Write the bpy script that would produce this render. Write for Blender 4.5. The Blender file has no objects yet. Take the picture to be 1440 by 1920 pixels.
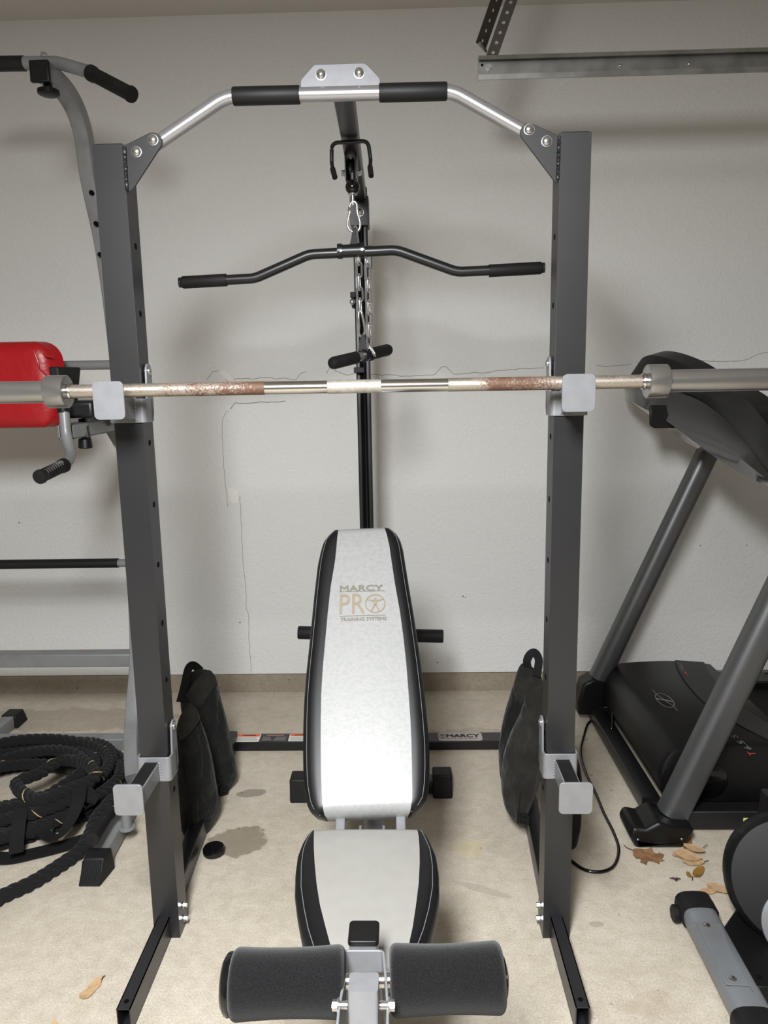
import bpy, math, random
from mathutils import Vector, Matrix
from mathutils.geometry import tessellate_polygon
random.seed(7)
V = Vector
sc = bpy.context.scene
COL = sc.collection

# ------------------------------------------------------------------ camera
PIT, YAW, ROL, CAMH, FPX = .1716, .0253, -.0177, 1.469, 1400.
cp, sp, cy, sy = math.cos(PIT), math.sin(PIT), math.cos(YAW), math.sin(YAW)
FW = V((-sy*cp, cy*cp, -sp)); RT = V((cy, sy, 0)); UP = RT.cross(FW)
R2 = RT*math.cos(ROL)+UP*math.sin(ROL); U2 = -RT*math.sin(ROL)+UP*math.cos(ROL)
CAM = V((0, 0, CAMH))
def ray(px, py): return FW+(px-720)/FPX*R2-(py-960)/FPX*U2
def at(px, py, x=None, y=None, z=None):
    """measured photo point -> the real point on the plane x, y or z = const"""
    d = ray(px, py)
    k = y/d.y if y is not None else ((z-CAMH)/d.z if z is not None else x/d.x)
    return CAM+d*k
def atp(px, py, p0, n):
    d = ray(px, py); return CAM+d*((p0-CAM).dot(n)/d.dot(n))
cd = bpy.data.cameras.new('camera'); cam = bpy.data.objects.new('camera', cd); COL.objects.link(cam)
cam.matrix_world = Matrix(((R2.x, U2.x, -FW.x, 0), (R2.y, U2.y, -FW.y, 0), (R2.z, U2.z, -FW.z, CAMH), (0, 0, 0, 1)))
cd.sensor_fit = 'VERTICAL'; cd.sensor_height = 36; cd.lens = FPX*36/1920; cd.clip_start = .05
sc.camera = cam

# ------------------------------------------------------------------ materials
def lin(c):
    return tuple(((x/255)/12.92 if x/255 <= .04045 else ((x/255+.055)/1.055)**2.4) for x in c)
def mat(name, rgb, rough=.5, metal=0., spec=.5, noise=None, bump=None, coat=0., sheen=0.):
    """noise=(scale, second colour, low, high[, detail]); bump=(scale, strength, distance)"""
    m = bpy.data.materials.new(name); m.use_nodes = True
    nt = m.node_tree; b = nt.nodes['Principled BSDF']; L = nt.links.new
    b.inputs['Base Color'].default_value = (*lin(rgb), 1)
    b.inputs['Roughness'].default_value = rough; b.inputs['Metallic'].default_value = metal
    b.inputs['Specular IOR Level'].default_value = spec
    b.inputs['Coat Weight'].default_value = coat; b.inputs['Sheen Weight'].default_value = sheen
    tc = nt.nodes.new('ShaderNodeTexCoord')
    if noise:
        n = nt.nodes.new('ShaderNodeTexNoise'); n.inputs['Scale'].default_value = noise[0]
        n.inputs['Detail'].default_value = noise[4] if len(noise) > 4 else 6
        L(tc.outputs['Object'], n.inputs['Vector'])
        r = nt.nodes.new('ShaderNodeValToRGB')
        r.color_ramp.elements[0].position = noise[2]; r.color_ramp.elements[1].position = noise[3]
        r.color_ramp.elements[0].color = (*lin(rgb), 1); r.color_ramp.elements[1].color = (*lin(noise[1]), 1)
        L(n.outputs['Fac'], r.inputs['Fac']); L(r.outputs['Color'], b.inputs['Base Color'])
    if bump:
        n2 = nt.nodes.new('ShaderNodeTexNoise'); n2.inputs['Scale'].default_value = bump[0]; n2.inputs['Detail'].default_value = 4
        L(tc.outputs['Object'], n2.inputs['Vector'])
        bp = nt.nodes.new('ShaderNodeBump'); bp.inputs['Strength'].default_value = bump[1]; bp.inputs['Distance'].default_value = bump[2]
        L(n2.outputs['Fac'], bp.inputs['Height']); L(bp.outputs['Normal'], b.inputs['Normal'])
    return m
M_ = {}
M_['char'] = mat('charcoal_paint', (31, 31, 33), .36, .0, .6, (9, (28, 27, 29), .45, .8), (300, .05, .001))
M_['black'] = mat('black_paint', (20, 20, 22), .36, 0, .5)
M_['hole'] = mat('hole_black', (5, 5, 5), .9, 0, .1)
M_['silver'] = mat('silver_paint', (134, 135, 138), .38, .3, .5, (40, (128, 129, 132), .4, .7))
M_['dimsilver'] = mat('dimmed_silver', (112, 112, 115), .4, .25, .5, (40, (106, 106, 109), .4, .7))  # silver paint darkened to paint in the weaker light on the bar plate
M_['sbar'] = mat('silver_tube', (172, 172, 175), .28, .75, .5)
M_['chrome'] = mat('chrome', (205, 203, 200), .16, 1.)
M_['steel'] = mat('turned_steel', (184, 183, 180), .25, .88, .5, (4, (168, 166, 163), .4, .6), (500, .1, .0005))
M_['zinc'] = mat('zinc', (200, 200, 200), .25, .95)
M_['grip'] = mat('foam_grip', (12, 12, 14), .55, 0, .4, None, (200, .1, .001))
M_['rubber'] = mat('black_rubber', (13, 13, 14), .6, 0, .35, (30, (21, 20, 20), .45, .7))
M_['plastic'] = mat('black_plastic', (9, 9, 10), .42, 0, .35, (14, (15, 14, 14), .4, .7), (900, .15, .0004))
M_['gloss'] = mat('gloss_plastic', (12, 12, 13), .12, 0, .5)
M_['foam'] = mat('roller_foam', (15, 15, 16), .95, 0, .12, (520, (30, 30, 31), .45, .75, 3), (700, .6, .002), sheen=.15)
M_['vinylb'] = mat('black_vinyl', (9, 10, 13), .42, 0, .5, None, (400, .12, .0006))
M_['vinylw'] = mat('pale_vinyl', (149, 149, 147), .42, 0, .5, (90, (141, 142, 140), .4, .65), (160, .25, .0012))
M_['vinylg'] = mat('light_grey_vinyl', (144, 142, 137), .5, 0, .4, (30, (141, 139, 134), .4, .65), (400, .1, .0006))
M_['red'] = mat('red_vinyl', (158, 10, 20), .38, 0, .5, None, (9, .5, .02))
M_['vgrey'] = mat('grey_frame_paint', (124, 125, 126), .4, .1, .5, (12, (112, 112, 112), .45, .7))
M_['tgrey'] = mat('dark_grey_enamel', (96, 97, 98), .42, .7, .6)
M_['galv'] = mat('galvanised', (150, 150, 146), .42, .8, .5, (14, (128, 128, 124), .4, .65))
M_['gdark'] = mat('dark_perforated_steel', (74, 68, 63), .5, .5)
M_['fabric'] = mat('black_canvas', (17, 17, 17), .9, 0, .2, (16, (32, 31, 29), .5, .78), (22, .8, .02), sheen=.1)
M_['fab2'] = mat('worn_canvas', (29, 28, 25), .92, 0, .2, (14, (48, 46, 40), .45, .8), (22, .8, .02), sheen=.1)
M_['web'] = mat('black_webbing', (22, 22, 22), .85, 0, .2, None, (500, .3, .001))
M_['rope'] = mat('rope_black', (17, 17, 18), .9, 0, .2, (300, (28, 27, 28), .4, .7), (380, .8, .003), sheen=.05)
M_['yarn'] = mat('yellow_yarn', (186, 164, 112), .8)
M_['stitch'] = mat('grey_stitch', (120, 120, 124), .6)
M_['bgrey'] = mat('satin_grey_paint', (116, 119, 122), .36, .15, .5, (10, (106, 108, 110), .4, .7))
M_['gold'] = mat('champagne_print', (136, 124, 106), .45)
M_['goldd'] = mat('taupe_print', (112, 106, 96), .5)
M_['label'] = mat('silver_label', (170, 163, 156), .4, .2)
M_['ink'] = mat('black_ink', (22, 20, 20), .6)
M_['orange'] = mat('orange_print', (222, 92, 40), .5)
M_['white'] = mat('white_print', (214, 212, 208), .5)
M_['pink'] = mat('faded_red_print', (150, 92, 88), .6)
M_['greyp'] = mat('grey_print', (112, 110, 104), .5)
M_['redp'] = mat('red_print', (196, 62, 44), .5)
M_['yellow'] = mat('yellow_print', (214, 206, 80), .5)
M_['leaf1'] = mat('tan_leaf', (184, 154, 118), .8, 0, .3, (60, (164, 132, 98), .4, .7))
M_['leaf2'] = mat('brown_leaf', (116, 84, 58), .8, 0, .3, (60, (142, 106, 74), .4, .7))
M_['leaf3'] = mat('olive_leaf', (136, 104, 44), .45, 0, .4, (60, (112, 80, 38), .4, .7))
M_['seed'] = mat('dark_stem', (48, 34, 28), .8)
M_['belt'] = mat('running_belt', (13, 13, 14), .7, 0, .3)
M_['dustk'] = mat('dusty_black', (9, 9, 10), .5, 0, .3, (13, (80, 78, 74), .68, .86, 12))

def rust_mat():
    m = mat('rusted_knurl', (196, 186, 170), .36, .9)
    nt = m.node_tree; b = nt.nodes['Principled BSDF']; L = nt.links.new
    tc = nt.nodes.new('ShaderNodeTexCoord'); sx = nt.nodes.new('ShaderNodeSeparateXYZ')
    geo = nt.nodes.new('ShaderNodeNewGeometry'); L(geo.outputs['Position'], sx.inputs[0])
    # rust amount along the bar: heavy towards the inner end of each grip section
    rp = nt.nodes.new('ShaderNodeValToRGB'); cr = rp.color_ramp
    mr = nt.nodes.new('ShaderNodeMapRange'); mr.inputs[1].default_value = -.76; mr.inputs[2].default_value = .55
    L(sx.outputs['X'], mr.inputs[0]); L(mr.outputs[0], rp.inputs['Fac'])
    cr.elements[0].position = 0; cr.elements[0].color = (.36,)*3+(1,)
    cr.elements[1].position = 1; cr.elements[1].color = (.42,)*3+(1,)
    for p, v in ((.12, .38), (.17, .5), (.23, .66), (.3, .74), (.345, .88), (.66, .40), (.71, .52), (.75, .84), (.83, .66), (.86, .46)):
        e = cr.elements.new(p); e.color = (v, v, v, 1)
    n = nt.nodes.new('ShaderNodeTexNoise'); n.inputs['Scale'].default_value = 260; n.inputs['Detail'].default_value = 8
    n2 = nt.nodes.new('ShaderNodeTexNoise'); n2.inputs['Scale'].default_value = 22
    L(geo.outputs['Position'], n.inputs['Vector']); L(geo.outputs['Position'], n2.inputs['Vector'])
    a = nt.nodes.new('ShaderNodeMath'); a.operation = 'MULTIPLY_ADD'; L(n.outputs['Fac'], a.inputs[0]); a.inputs[1].default_value = .9; L(rp.outputs['Color'], a.inputs[2])
    a2 = nt.nodes.new('ShaderNodeMath'); a2.operation = 'MULTIPLY_ADD'; L(n2.outputs['Fac'], a2.inputs[0]); a2.inputs[1].default_value = .5; L(a.outputs[0], a2.inputs[2])
    r = nt.nodes.new('ShaderNodeValToRGB'); r.color_ramp.elements[0].position = 0.0; r.color_ramp.elements[1].position = 1
    mm = nt.nodes.new('ShaderNodeMapRange'); mm.inputs[1].default_value = 1.08; mm.inputs[2].default_value = 1.46; L(a2.outputs[0], mm.inputs[0])
    r.color_ramp.elements[0].color = (*lin((190, 182, 170)), 1); r.color_ramp.elements[1].color = (*lin((96, 68, 53)), 1)
    L(mm.outputs[0], r.inputs['Fac']); L(r.outputs['Color'], b.inputs['Base Color'])
    mt = nt.nodes.new('ShaderNodeMapRange'); mt.inputs[3].default_value = .9; mt.inputs[4].default_value = .15; L(mm.outputs[0], mt.inputs[0]); L(mt.outputs[0], b.inputs['Metallic'])
    mg = nt.nodes.new('ShaderNodeMapRange'); mg.inputs[3].default_value = .34; mg.inputs[4].default_value = .6; L(mm.outputs[0], mg.inputs[0]); L(mg.outputs[0], b.inputs['Roughness'])
    v = nt.nodes.new('ShaderNodeTexNoise'); v.inputs['Scale'].default_value = 900; L(geo.outputs['Position'], v.inputs['Vector'])
    bp = nt.nodes.new('ShaderNodeBump'); bp.inputs['Strength'].default_value = .4; bp.inputs['Distance'].default_value = .0008
    L(v.outputs['Fac'], bp.inputs['Height']); L(bp.outputs['Normal'], b.inputs['Normal'])
    return m
M_['rust'] = rust_mat()
M_['knurl'] = mat('pale_knurl', (184, 178, 168), .5, .6, .5, (60, (158, 149, 136), .45, .75), (900, .4, .0008))

def wall_mat(name, rgb, bs=75, st=.75):
    m = mat(name, rgb, .62, 0, .35)
    nt = m.node_tree; b = nt.nodes['Principled BSDF']; L = nt.links.new
    g = nt.nodes.new('ShaderNodeNewGeometry')
    n = nt.nodes.new('ShaderNodeTexNoise'); n.inputs['Scale'].default_value = bs; n.inputs['Detail'].default_value = 3; n.inputs['Distortion'].default_value = .8
    L(g.outputs['Position'], n.inputs['Vector'])
    bp = nt.nodes.new('ShaderNodeBump'); bp.inputs['Strength'].default_value = st; bp.inputs['Distance'].default_value = .004
    L(n.outputs['Fac'], bp.inputs['Height']); L(bp.outputs['Normal'], b.inputs['Normal'])
    return m
M_['wall'] = wall_mat('wall_paint', (212, 211, 208))
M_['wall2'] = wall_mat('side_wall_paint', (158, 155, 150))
M_['ceil'] = wall_mat('ceiling_paint', (200, 195, 190), 45, .4)
M_['crack'] = mat('crack_line', (120, 114, 106), .9)
M_['patch'] = mat('lifted_paint', (222, 218, 212), .6)

def concrete(name, light, dark, stains=(), streak=0.):
    m = mat(name, light, .72, 0, .3)
    nt = m.node_tree; b = nt.nodes['Principled BSDF']; L = nt.links.new; N = nt.nodes.new
    g = N('ShaderNodeNewGeometry'); P = g.outputs['Position']
    def noise(s, d=6, dist=0.):
        n = N('ShaderNodeTexNoise'); n.inputs['Scale'].default_value = s; n.inputs['Detail'].default_value = d; n.inputs['Distortion'].default_value = dist
        L(P, n.inputs['Vector']); return n.outputs['Fac']
    def ramp(f, p0, p1, c0, c1):
        r = N('ShaderNodeValToRGB'); r.color_ramp.elements[0].position = p0; r.color_ramp.elements[1].position = p1
        r.color_ramp.elements[0].color = (*c0, 1); r.color_ramp.elements[1].color = (*c1, 1); L(f, r.inputs['Fac']); return r.outputs['Color']
    def mix(a, bb, fac, mode='MIX'):
        x = N('ShaderNodeMix'); x.data_type = 'RGBA'; x.blend_type = mode
        if isinstance(fac, float): x.inputs[0].default_value = fac
        else: L(fac, x.inputs[0])
        L(a, x.inputs[6])
        if isinstance(bb, tuple): x.inputs[7].default_value = (*bb, 1)
        else: L(bb, x.inputs[7])
        return x.outputs[2]
    base = ramp(noise(2.6, 8, .5), .32, .66, lin(light), tuple((a*2+b)/3 for a, b in zip(lin(dark), lin(light))))
    c = mix(base, ramp(noise(26, 8, .6), .35, .68, (1, 1, 1), (.87, .855, .83)), 1., 'MULTIPLY')
    c = mix(c, ramp(noise(230, 4), .3, .62, (1, 1, 1), (.74, .73, .71)), 1., 'MULTIPLY')
    # small dark pits and specks
    vo = N('ShaderNodeTexVoronoi'); vo.inputs['Scale'].default_value = 34; vo.inputs['Randomness'].default_value = 1; L(P, vo.inputs['Vector'])
    sp_ = ramp(vo.outputs['Distance'], .03, .075, (.3,)*3, (1,)*3)
    gate = ramp(noise(9, 2), .52, .6, (1, 1, 1), (0, 0, 0))
    c = mix(c, mix(sp_, (1., 1., 1.), gate), 1., 'MULTIPLY')
    vo2 = N('ShaderNodeTexVoronoi'); vo2.inputs['Scale'].default_value = 9; L(P, vo2.inputs['Vector'])
    c = mix(c, ramp(vo2.outputs['Distance'], .025, .06, (.45,)*3, (1,)*3), 1., 'MULTIPLY')
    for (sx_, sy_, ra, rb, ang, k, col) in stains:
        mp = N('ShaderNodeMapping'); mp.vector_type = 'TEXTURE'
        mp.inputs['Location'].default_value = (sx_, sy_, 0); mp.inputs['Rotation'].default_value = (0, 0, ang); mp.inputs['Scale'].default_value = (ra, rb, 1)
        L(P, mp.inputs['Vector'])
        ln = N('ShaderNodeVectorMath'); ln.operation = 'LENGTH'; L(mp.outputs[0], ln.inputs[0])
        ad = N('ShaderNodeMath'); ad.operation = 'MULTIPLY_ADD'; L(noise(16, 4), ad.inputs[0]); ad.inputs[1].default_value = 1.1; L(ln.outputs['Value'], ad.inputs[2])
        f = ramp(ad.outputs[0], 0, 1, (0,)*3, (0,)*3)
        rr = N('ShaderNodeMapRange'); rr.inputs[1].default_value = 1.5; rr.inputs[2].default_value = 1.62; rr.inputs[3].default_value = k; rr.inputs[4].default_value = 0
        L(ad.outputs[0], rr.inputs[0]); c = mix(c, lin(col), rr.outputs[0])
    L(c, b.inputs['Base Color'])
    bp = N('ShaderNodeBump'); bp.inputs['Strength'].default_value = .35; bp.inputs['Distance'].default_value = .004
    L(noise(60, 8, .4), bp.inputs['Height']); L(bp.outputs['Normal'], b.inputs['Normal'])
    return m
def st(px, py, ra, rb, ang, k, col):
    p = at(px, py, z=0); return (p.x, p.y, ra, rb, ang, k, col)
M_['floor'] = concrete('concrete_floor', (209, 200, 185), (188, 179, 163), (
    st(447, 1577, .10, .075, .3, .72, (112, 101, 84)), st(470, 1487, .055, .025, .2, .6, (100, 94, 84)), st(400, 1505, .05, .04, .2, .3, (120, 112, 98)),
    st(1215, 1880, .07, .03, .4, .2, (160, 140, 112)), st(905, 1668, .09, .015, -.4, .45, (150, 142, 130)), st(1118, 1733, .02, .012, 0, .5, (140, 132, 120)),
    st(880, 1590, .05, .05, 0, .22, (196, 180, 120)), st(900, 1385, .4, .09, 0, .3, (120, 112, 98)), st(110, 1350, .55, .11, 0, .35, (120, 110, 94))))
M_['curb'] = concrete('concrete_curb', (160, 150, 134), (134, 124, 108))

# ------------------------------------------------------------------ mesh building
class MB:
    def __init__(s): s.v = []; s.f = []; s.mi = []; s.cur = 0
    def add(s, vs, fs):
        o = len(s.v); s.v += [V(a) for a in vs]; s.f += [tuple(i+o for i in f) for f in fs]; s.mi += [s.cur]*len(fs); return s
    def box(s, x0, x1, y0, y1, z0, z1):
        return s.add([(x, y, z) for x in (x0, x1) for y in (y0, y1) for z in (z0, z1)],
                     [(0, 1, 3, 2), (4, 6, 7, 5), (0, 4, 5, 1), (2, 3, 7, 6), (0, 2, 6, 4), (1, 5, 7, 3)])
    def obox(s, c, ax, ay, az):
        c = V(c); vs = [c+i*ax+j*ay+k*az for i in (-1, 1) for j in (-1, 1) for k in (-1, 1)]
        return s.add(vs, [(0, 1, 3, 2), (4, 6, 7, 5), (0, 4, 5, 1), (2, 3, 7, 6), (0, 2, 6, 4), (1, 5, 7, 3)])
    def hexa(s, bottom, top):
        return s.add(list(bottom)+list(top), [(3, 2, 1, 0), (4, 5, 6, 7), (0, 1, 5, 4), (1, 2, 6, 5), (2, 3, 7, 6), (3, 0, 4, 7)])
    def prism(s, pts, vec):
        pts = [V(p) for p in pts]; n = len(pts); vec = V(vec)
        o = len(s.v); tris = tessellate_polygon([pts])
        s.v += pts+[p+vec for p in pts]
        fs = [tuple(i+o for i in t) for t in tris]+[tuple(i+o+n for i in reversed(t)) for t in tris]
        fs += [(o+i, o+(i+1) % n, o+n+(i+1) % n, o+n+i) for i in range(n)]
        s.f += fs; s.mi += [s.cur]*len(fs); return s
    def sweep(s, pts, prof, up=(0, 0, 1), closed=False, caps=True, scale=None):
        pts = [V(p) for p in pts]; n = len(pts); k = len(prof); up = V(up); vs = []; side0 = None
        for i, p in enumerate(pts):
            a = pts[(i-1) % n] if (closed or i > 0) else p; b = pts[(i+1) % n] if (closed or i < n-1) else p
            t = (b-a).normalized()
            sd = t.cross(up)
            if sd.length < .05: sd = side0.copy() if side0 else t.cross(V((1, 0, 0)) if abs(t.x) < .9 else V((0, 1, 0)))
            sd = (sd-t*sd.dot(t)).normalized()
            if side0 is not None and sd.dot(side0) < 0: sd = -sd
            side0 = sd; u = sd.cross(t).normalized(); q = scale[i] if scale else 1.
            vs += [p+sd*(x*q)+u*(y*q) for x, y in prof]
        fs = []
        for i in range(n if closed else n-1):
            j = (i+1) % n
            fs += [(i*k+m, i*k+(m+1) % k, j*k+(m+1) % k, j*k+m) for m in range(k)]
        if caps and not closed: fs += [tuple(range(k)), tuple((n-1)*k+m for m in reversed(range(k)))]
        return s.add(vs, fs)
    def tube(s, pts, r, n=14, **kw):
        prof = [(math.cos(2*math.pi*i/n), math.sin(2*math.pi*i/n)) for i in range(n)]
        sc_ = [r]*len(pts) if not isinstance(r, (list, tuple)) else list(r)
        return s.sweep(pts, prof, scale=sc_, **kw)
    def lathe(s, p, d, prof, n=20):
        p = V(p); d = V(d).normalized(); a = d.orthogonal().normalized(); b = d.cross(a); vs = []; fs = []; k = len(prof)
        for t, r in prof: vs += [p+d*t+(a*math.cos(2*math.pi*i/n)+b*math.sin(2*math.pi*i/n))*max(r, 1e-5) for i in range(n)]
        for j in range(k-1): fs += [(j*n+i, j*n+(i+1) % n, (j+1)*n+(i+1) % n, (j+1)*n+i) for i in range(n)]
        fs += [tuple(reversed(range(n))), tuple((k-1)*n+i for i in range(n))]
        return s.add(vs, fs)
    def bolt(s, p, d, r, h=None):
        h = h or r*.6
        s.lathe(p, d, [(0, r*1.15), (h*.18, r*1.15), (h*.2, r), (h*.55, r*.92), (h*.85, r*.6), (h, r*.05)], 16); return s
    def nut(s, p, d, r, h):
        s.lathe(p, d, [(0, r*1.3), (h*.2, r*1.3)], 16); s.lathe(V(p)+V(d).normalized()*h*.2, d, [(0, r), (h*.75, r)], 6); return s
    def disc(s, p, d, r, n=16, th=.0006):
        return s.lathe(p, d, [(0, r), (th, r)], n)
    def done(s, name, mt, parent=None, bevel=0., smooth=True, seg=2):
        me = bpy.data.meshes.new(name)
        off = V(parent['_o']) if parent is not None and '_o' in parent else V((0, 0, 0))
        me.from_pydata([tuple(v-off) for v in s.v], [], s.f); me.validate()
        for m in (mt if isinstance(mt, (list, tuple)) else [mt]): me.materials.append(M_[m])
        if len(me.polygons) == len(s.mi): me.polygons.foreach_set('material_index', s.mi)
        import bmesh
        bm = bmesh.new(); bm.from_mesh(me); bmesh.ops.recalc_face_normals(bm, faces=bm.faces); bm.to_mesh(me); bm.free()
        if smooth:
            me.polygons.foreach_set('use_smooth', [True]*len(me.polygons)); me.set_sharp_from_angle(angle=math.radians(38))
        o = bpy.data.objects.new(name, me); COL.objects.link(o)
        if parent is not None:
            o.parent = parent; o['_o'] = tuple(off)
        if bevel:
            bv = o.modifiers.new('bevel', 'BEVEL'); bv.width = bevel; bv.segments = seg; bv.limit_method = 'ANGLE'; bv.angle_limit = math.radians(50)
        return o
def tag(o, label=None, cat=None, group=None, kind=None):
    if label: o['label'] = label
    if cat: o['category'] = cat
    if group: o['group'] = group
    if kind: o['kind'] = kind
    return o
def thing(name, loc, label, cat, group=None):
    o = bpy.data.objects.new(name, None); o.empty_display_size = .05; COL.objects.link(o)
    o.location = loc; o['_o'] = tuple(loc); return tag(o, label, cat, group)
def fillet(pts, r, n=6):
    pts = [V(p) for p in pts]; out = [pts[0]]
    for i in range(1, len(pts)-1):
        p = pts[i]; a = pts[i-1]-p; b = pts[i+1]-p
        rr = r[i-1] if isinstance(r, (list, tuple)) else r
        ang = a.angle(b); d = min(rr/math.tan(ang/2) if ang > .01 else 0, a.length*.48, b.length*.48)
        p0 = p+a.normalized()*d; p1 = p+b.normalized()*d
        for k in range(n+1):
            t = k/n; out.append(p0*(1-t)**2+p*2*t*(1-t)+p1*t*t)
    return out+[pts[-1]]
def rr(w, h, r, n=3):
    w, h = w/2, h/2; o = []
    for cx, cy_, a0 in ((w-r, h-r, 0), (-w+r, h-r, 90), (-w+r, -h+r, 180), (w-r, -h+r, 270)):
        for k in range(n+1):
            a = math.radians(a0+90*k/n); o.append((cx+r*math.cos(a), cy_+r*math.sin(a)))
    return o
def spline(pts, n=8, closed=False):
    pts = [V(p) for p in pts]; m = len(pts); out = []
    for i in range(m if closed else m-1):
        g = lambda k: pts[k % m] if closed else pts[max(0, min(m-1, k))]
        p0, p1, p2, p3 = g(i-1), g(i), g(i+1), g(i+2)
        for k in range(n):
            t = k/n
            out.append(.5*((2*p1)+(p2-p0)*t+(2*p0-5*p1+4*p2-p3)*t*t+(3*p1-p0-3*p2+p3)*t**3))
    if not closed: out.append(pts[-1])
    return out
def interp(rows, x):
    if x <= rows[0][0]: return rows[0][1]
    for (a, b), (c, d) in zip(rows, rows[1:]):
        if x <= c: t = (x-a)/(c-a); return b+(d-b)*t
    return rows[-1][1]
def text(name, body, origin, xdir, ydir, height, mt, parent, width=None, thick=.0006, shear=0., bold=0.):
    """lettering as flat raised mesh; origin = bottom left, height = cap height"""
    cu = bpy.data.curves.new('t', 'FONT'); cu.body = body; cu.size = 1; cu.extrude = 0; cu.offset = 0; cu.resolution_u = 3
    to = bpy.data.objects.new('t', cu); COL.objects.link(to)
    me = bpy.data.meshes.new_from_object(to.evaluated_get(bpy.context.evaluated_depsgraph_get()))
    xs = [v.co.x for v in me.vertices]; ys = [v.co.y for v in me.vertices]
    x0, x1, y0, y1 = min(xs), max(xs), min(ys), max(ys)
    k = height/(y1-y0); kx = (width/(x1-x0)) if width else k
    X = V(xdir).normalized(); Y = V(ydir).normalized(); Z = X.cross(Y)
    mb = MB()
    for i_, (sx_, sy_) in enumerate(((0, 0), (1, 0), (.5, 1), (.5, -1)) if bold else ((0, 0),)):   # heavier strokes
        q_ = V(origin)+X*(sx_*bold*height)+Y*(sy_*bold*height*.5)+Z*(thick+i_*.00003)
        mb.add([q_+X*((v.co.x-x0)*kx+shear*(v.co.y-y0)*k)+Y*((v.co.y-y0)*k) for v in me.vertices], [tuple(p.vertices) for p in me.polygons])
    bpy.data.objects.remove(to); bpy.data.curves.remove(cu); bpy.data.meshes.remove(me)
    return mb if name is None else mb.done(name, mt, parent, smooth=False)
def figure_ring(mb, c, X, Y, r, Z, lw=.08, squash=1.):
    """man-in-a-circle emblem: ring with a small figure, arms and legs spread"""
    X = V(X).normalized(); Y = V(Y).normalized(); Z = V(Z).normalized()
    P = lambda a, b: V(c)+X*(a*r)+Y*(b*r*squash)
    n = 36
    for i in range(n):
        a, b = 2*math.pi*i/n, 2*math.pi*(i+1)/n
        q = [P(math.cos(t)*s_, math.sin(t)*s_) for t, s_ in ((a, 1), (b, 1), (b, 1-2*lw), (a, 1-2*lw))]
        mb.add([p+Z*.0006 for p in q], [(0, 1, 2, 3)])
    for poly in ([(-.13, .35), (-.8, .5), (-.82, .42), (-.15, .15)], [(.13, .35), (.8, .5), (.82, .42), (.15, .15)], [(-.2, .36), (.2, .36), (.13, -.15), (-.13, -.15)],
                 [(-.14, -.1), (.02, -.1), (-.32, -.84), (-.46, -.78)], [(-.02, -.1), (.14, -.1), (.46, -.78), (.32, -.84)], [(-.09, .42), (.09, .42), (.11, .62), (-.11, .62)]):
        mb.add([P(a, b)+Z*.0006 for a, b in poly], [(0, 1, 2, 3)])
    return mb

# ================================================================== SETTING
YW, ZC, ZP = 3.391, 2.986, .0994
XL, XR, YB = -2.9, 3.3, -3.2
def struct(name, mb, mt, parent=None, **k):
    o = mb.done(name, mt, parent, **k)
    if parent is None: o['kind'] = 'structure'
    return o
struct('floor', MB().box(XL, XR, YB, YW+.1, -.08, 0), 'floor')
struct('ceiling', MB().box(XL-.1, XR+.1, YB, YW+.1, ZC, ZC+.06), 'ceil')
wall = struct('wall_back', MB().box(XL-.1, XR+.1, YW, YW+.1, ZP, ZC), 'wall')
struct('wall_left', MB().box(XL-.1, XL, YB, YW, 0, ZC), 'wall2')
struct('wall_right', MB().box(XR, XR+.1, YB, YW, 0, ZC), 'wall2')
struct('wall_front', MB().box(XL-.1, XR+.1, YB-.1, YB, 0, ZC), 'wall2')
struct('baseboard_back', MB().box(XL, XR, YW+.012, YW+.09, 0, ZP), 'curb')
# drywall cracks: raised hairlines that follow the taped joints
def crack(pts, w=.0012, jit=.0):
    P = []
    for i in range(len(pts)-1):
        a, b = pts[i], pts[i+1]; L_ = math.hypot(b[0]-a[0], b[1]-a[1]); n = max(1, int(L_/9))
        for k in range(n): P.append(at(a[0]+(b[0]-a[0])*k/n+random.uniform(-jit, jit), a[1]+(b[1]-a[1])*k/n+random.uniform(-jit, jit), y=YW))
    P.append(at(*pts[-1], y=YW))
    mb = MB(); mb.sweep(P, [(-w, 0), (0, .0006), (w, 0), (0, -.0004)], up=(0, -1, 0)); return mb
for pts, w, j in (([(432, 768), (440, 756), (455, 757), (472, 756), (490, 754), (510, 754), (535, 752)], .0016, .8),
               ([(430, 772), (424, 772), (417, 786), (417, 820), (420, 880), (425, 930), (427, 950)], .0009, .6),
               ([(450, 930), (452, 980), (455, 1040), (461, 1100), (462, 1140), (467, 1160), (467, 1200), (471, 1262)], .0009, .7),
               ([(388, 712), (400, 698), (412, 696), (430, 718), (436, 711), (500, 709), (555, 711), (560, 706), (566, 699), (575, 697)], .0011, 1.4),
               ([(612, 700), (618, 690), (650, 703), (662, 701), (705, 702), (760, 705), (815, 702), (828, 687), (836, 688), (850, 701), (900, 699), (985, 690), (1020, 690)], .0011, 1.4),
               ([(1117, 686), (1135, 687), (1165, 685), (1184, 682)], .001, 1.2), ([(1298, 678), (1320, 676), (1350, 678), (1380, 676), (1402, 674), (1410, 668), (1440, 660)], .001, 1.6)):
    crack(pts, w, j).done('wall_crack', 'crack', wall)
mb = MB()
for quad in ([(408, 696), (420, 693), (440, 714), (430, 717)], [(427, 914), (447, 918), (447, 944), (432, 942)]):
    mb.prism([at(*q, y=YW) for q in quad], (0, -.0018, 0))
mb.done('lifted_paint_patch', 'patch', wall, bevel=.0008)
mb = MB()
for px, py, r in ((450, 1167, .004), (868, 1118, .004), (873, 1120, .003), (36, 980, .004), (1400, 1022, .003), (820, 1242, .004), (1313, 1023, .003)):
    p = at(px, py, y=YW); mb.disc(p, (0, -1, 0), r, 7)
mb.done('wall_scuff', 'crack', wall)

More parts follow.
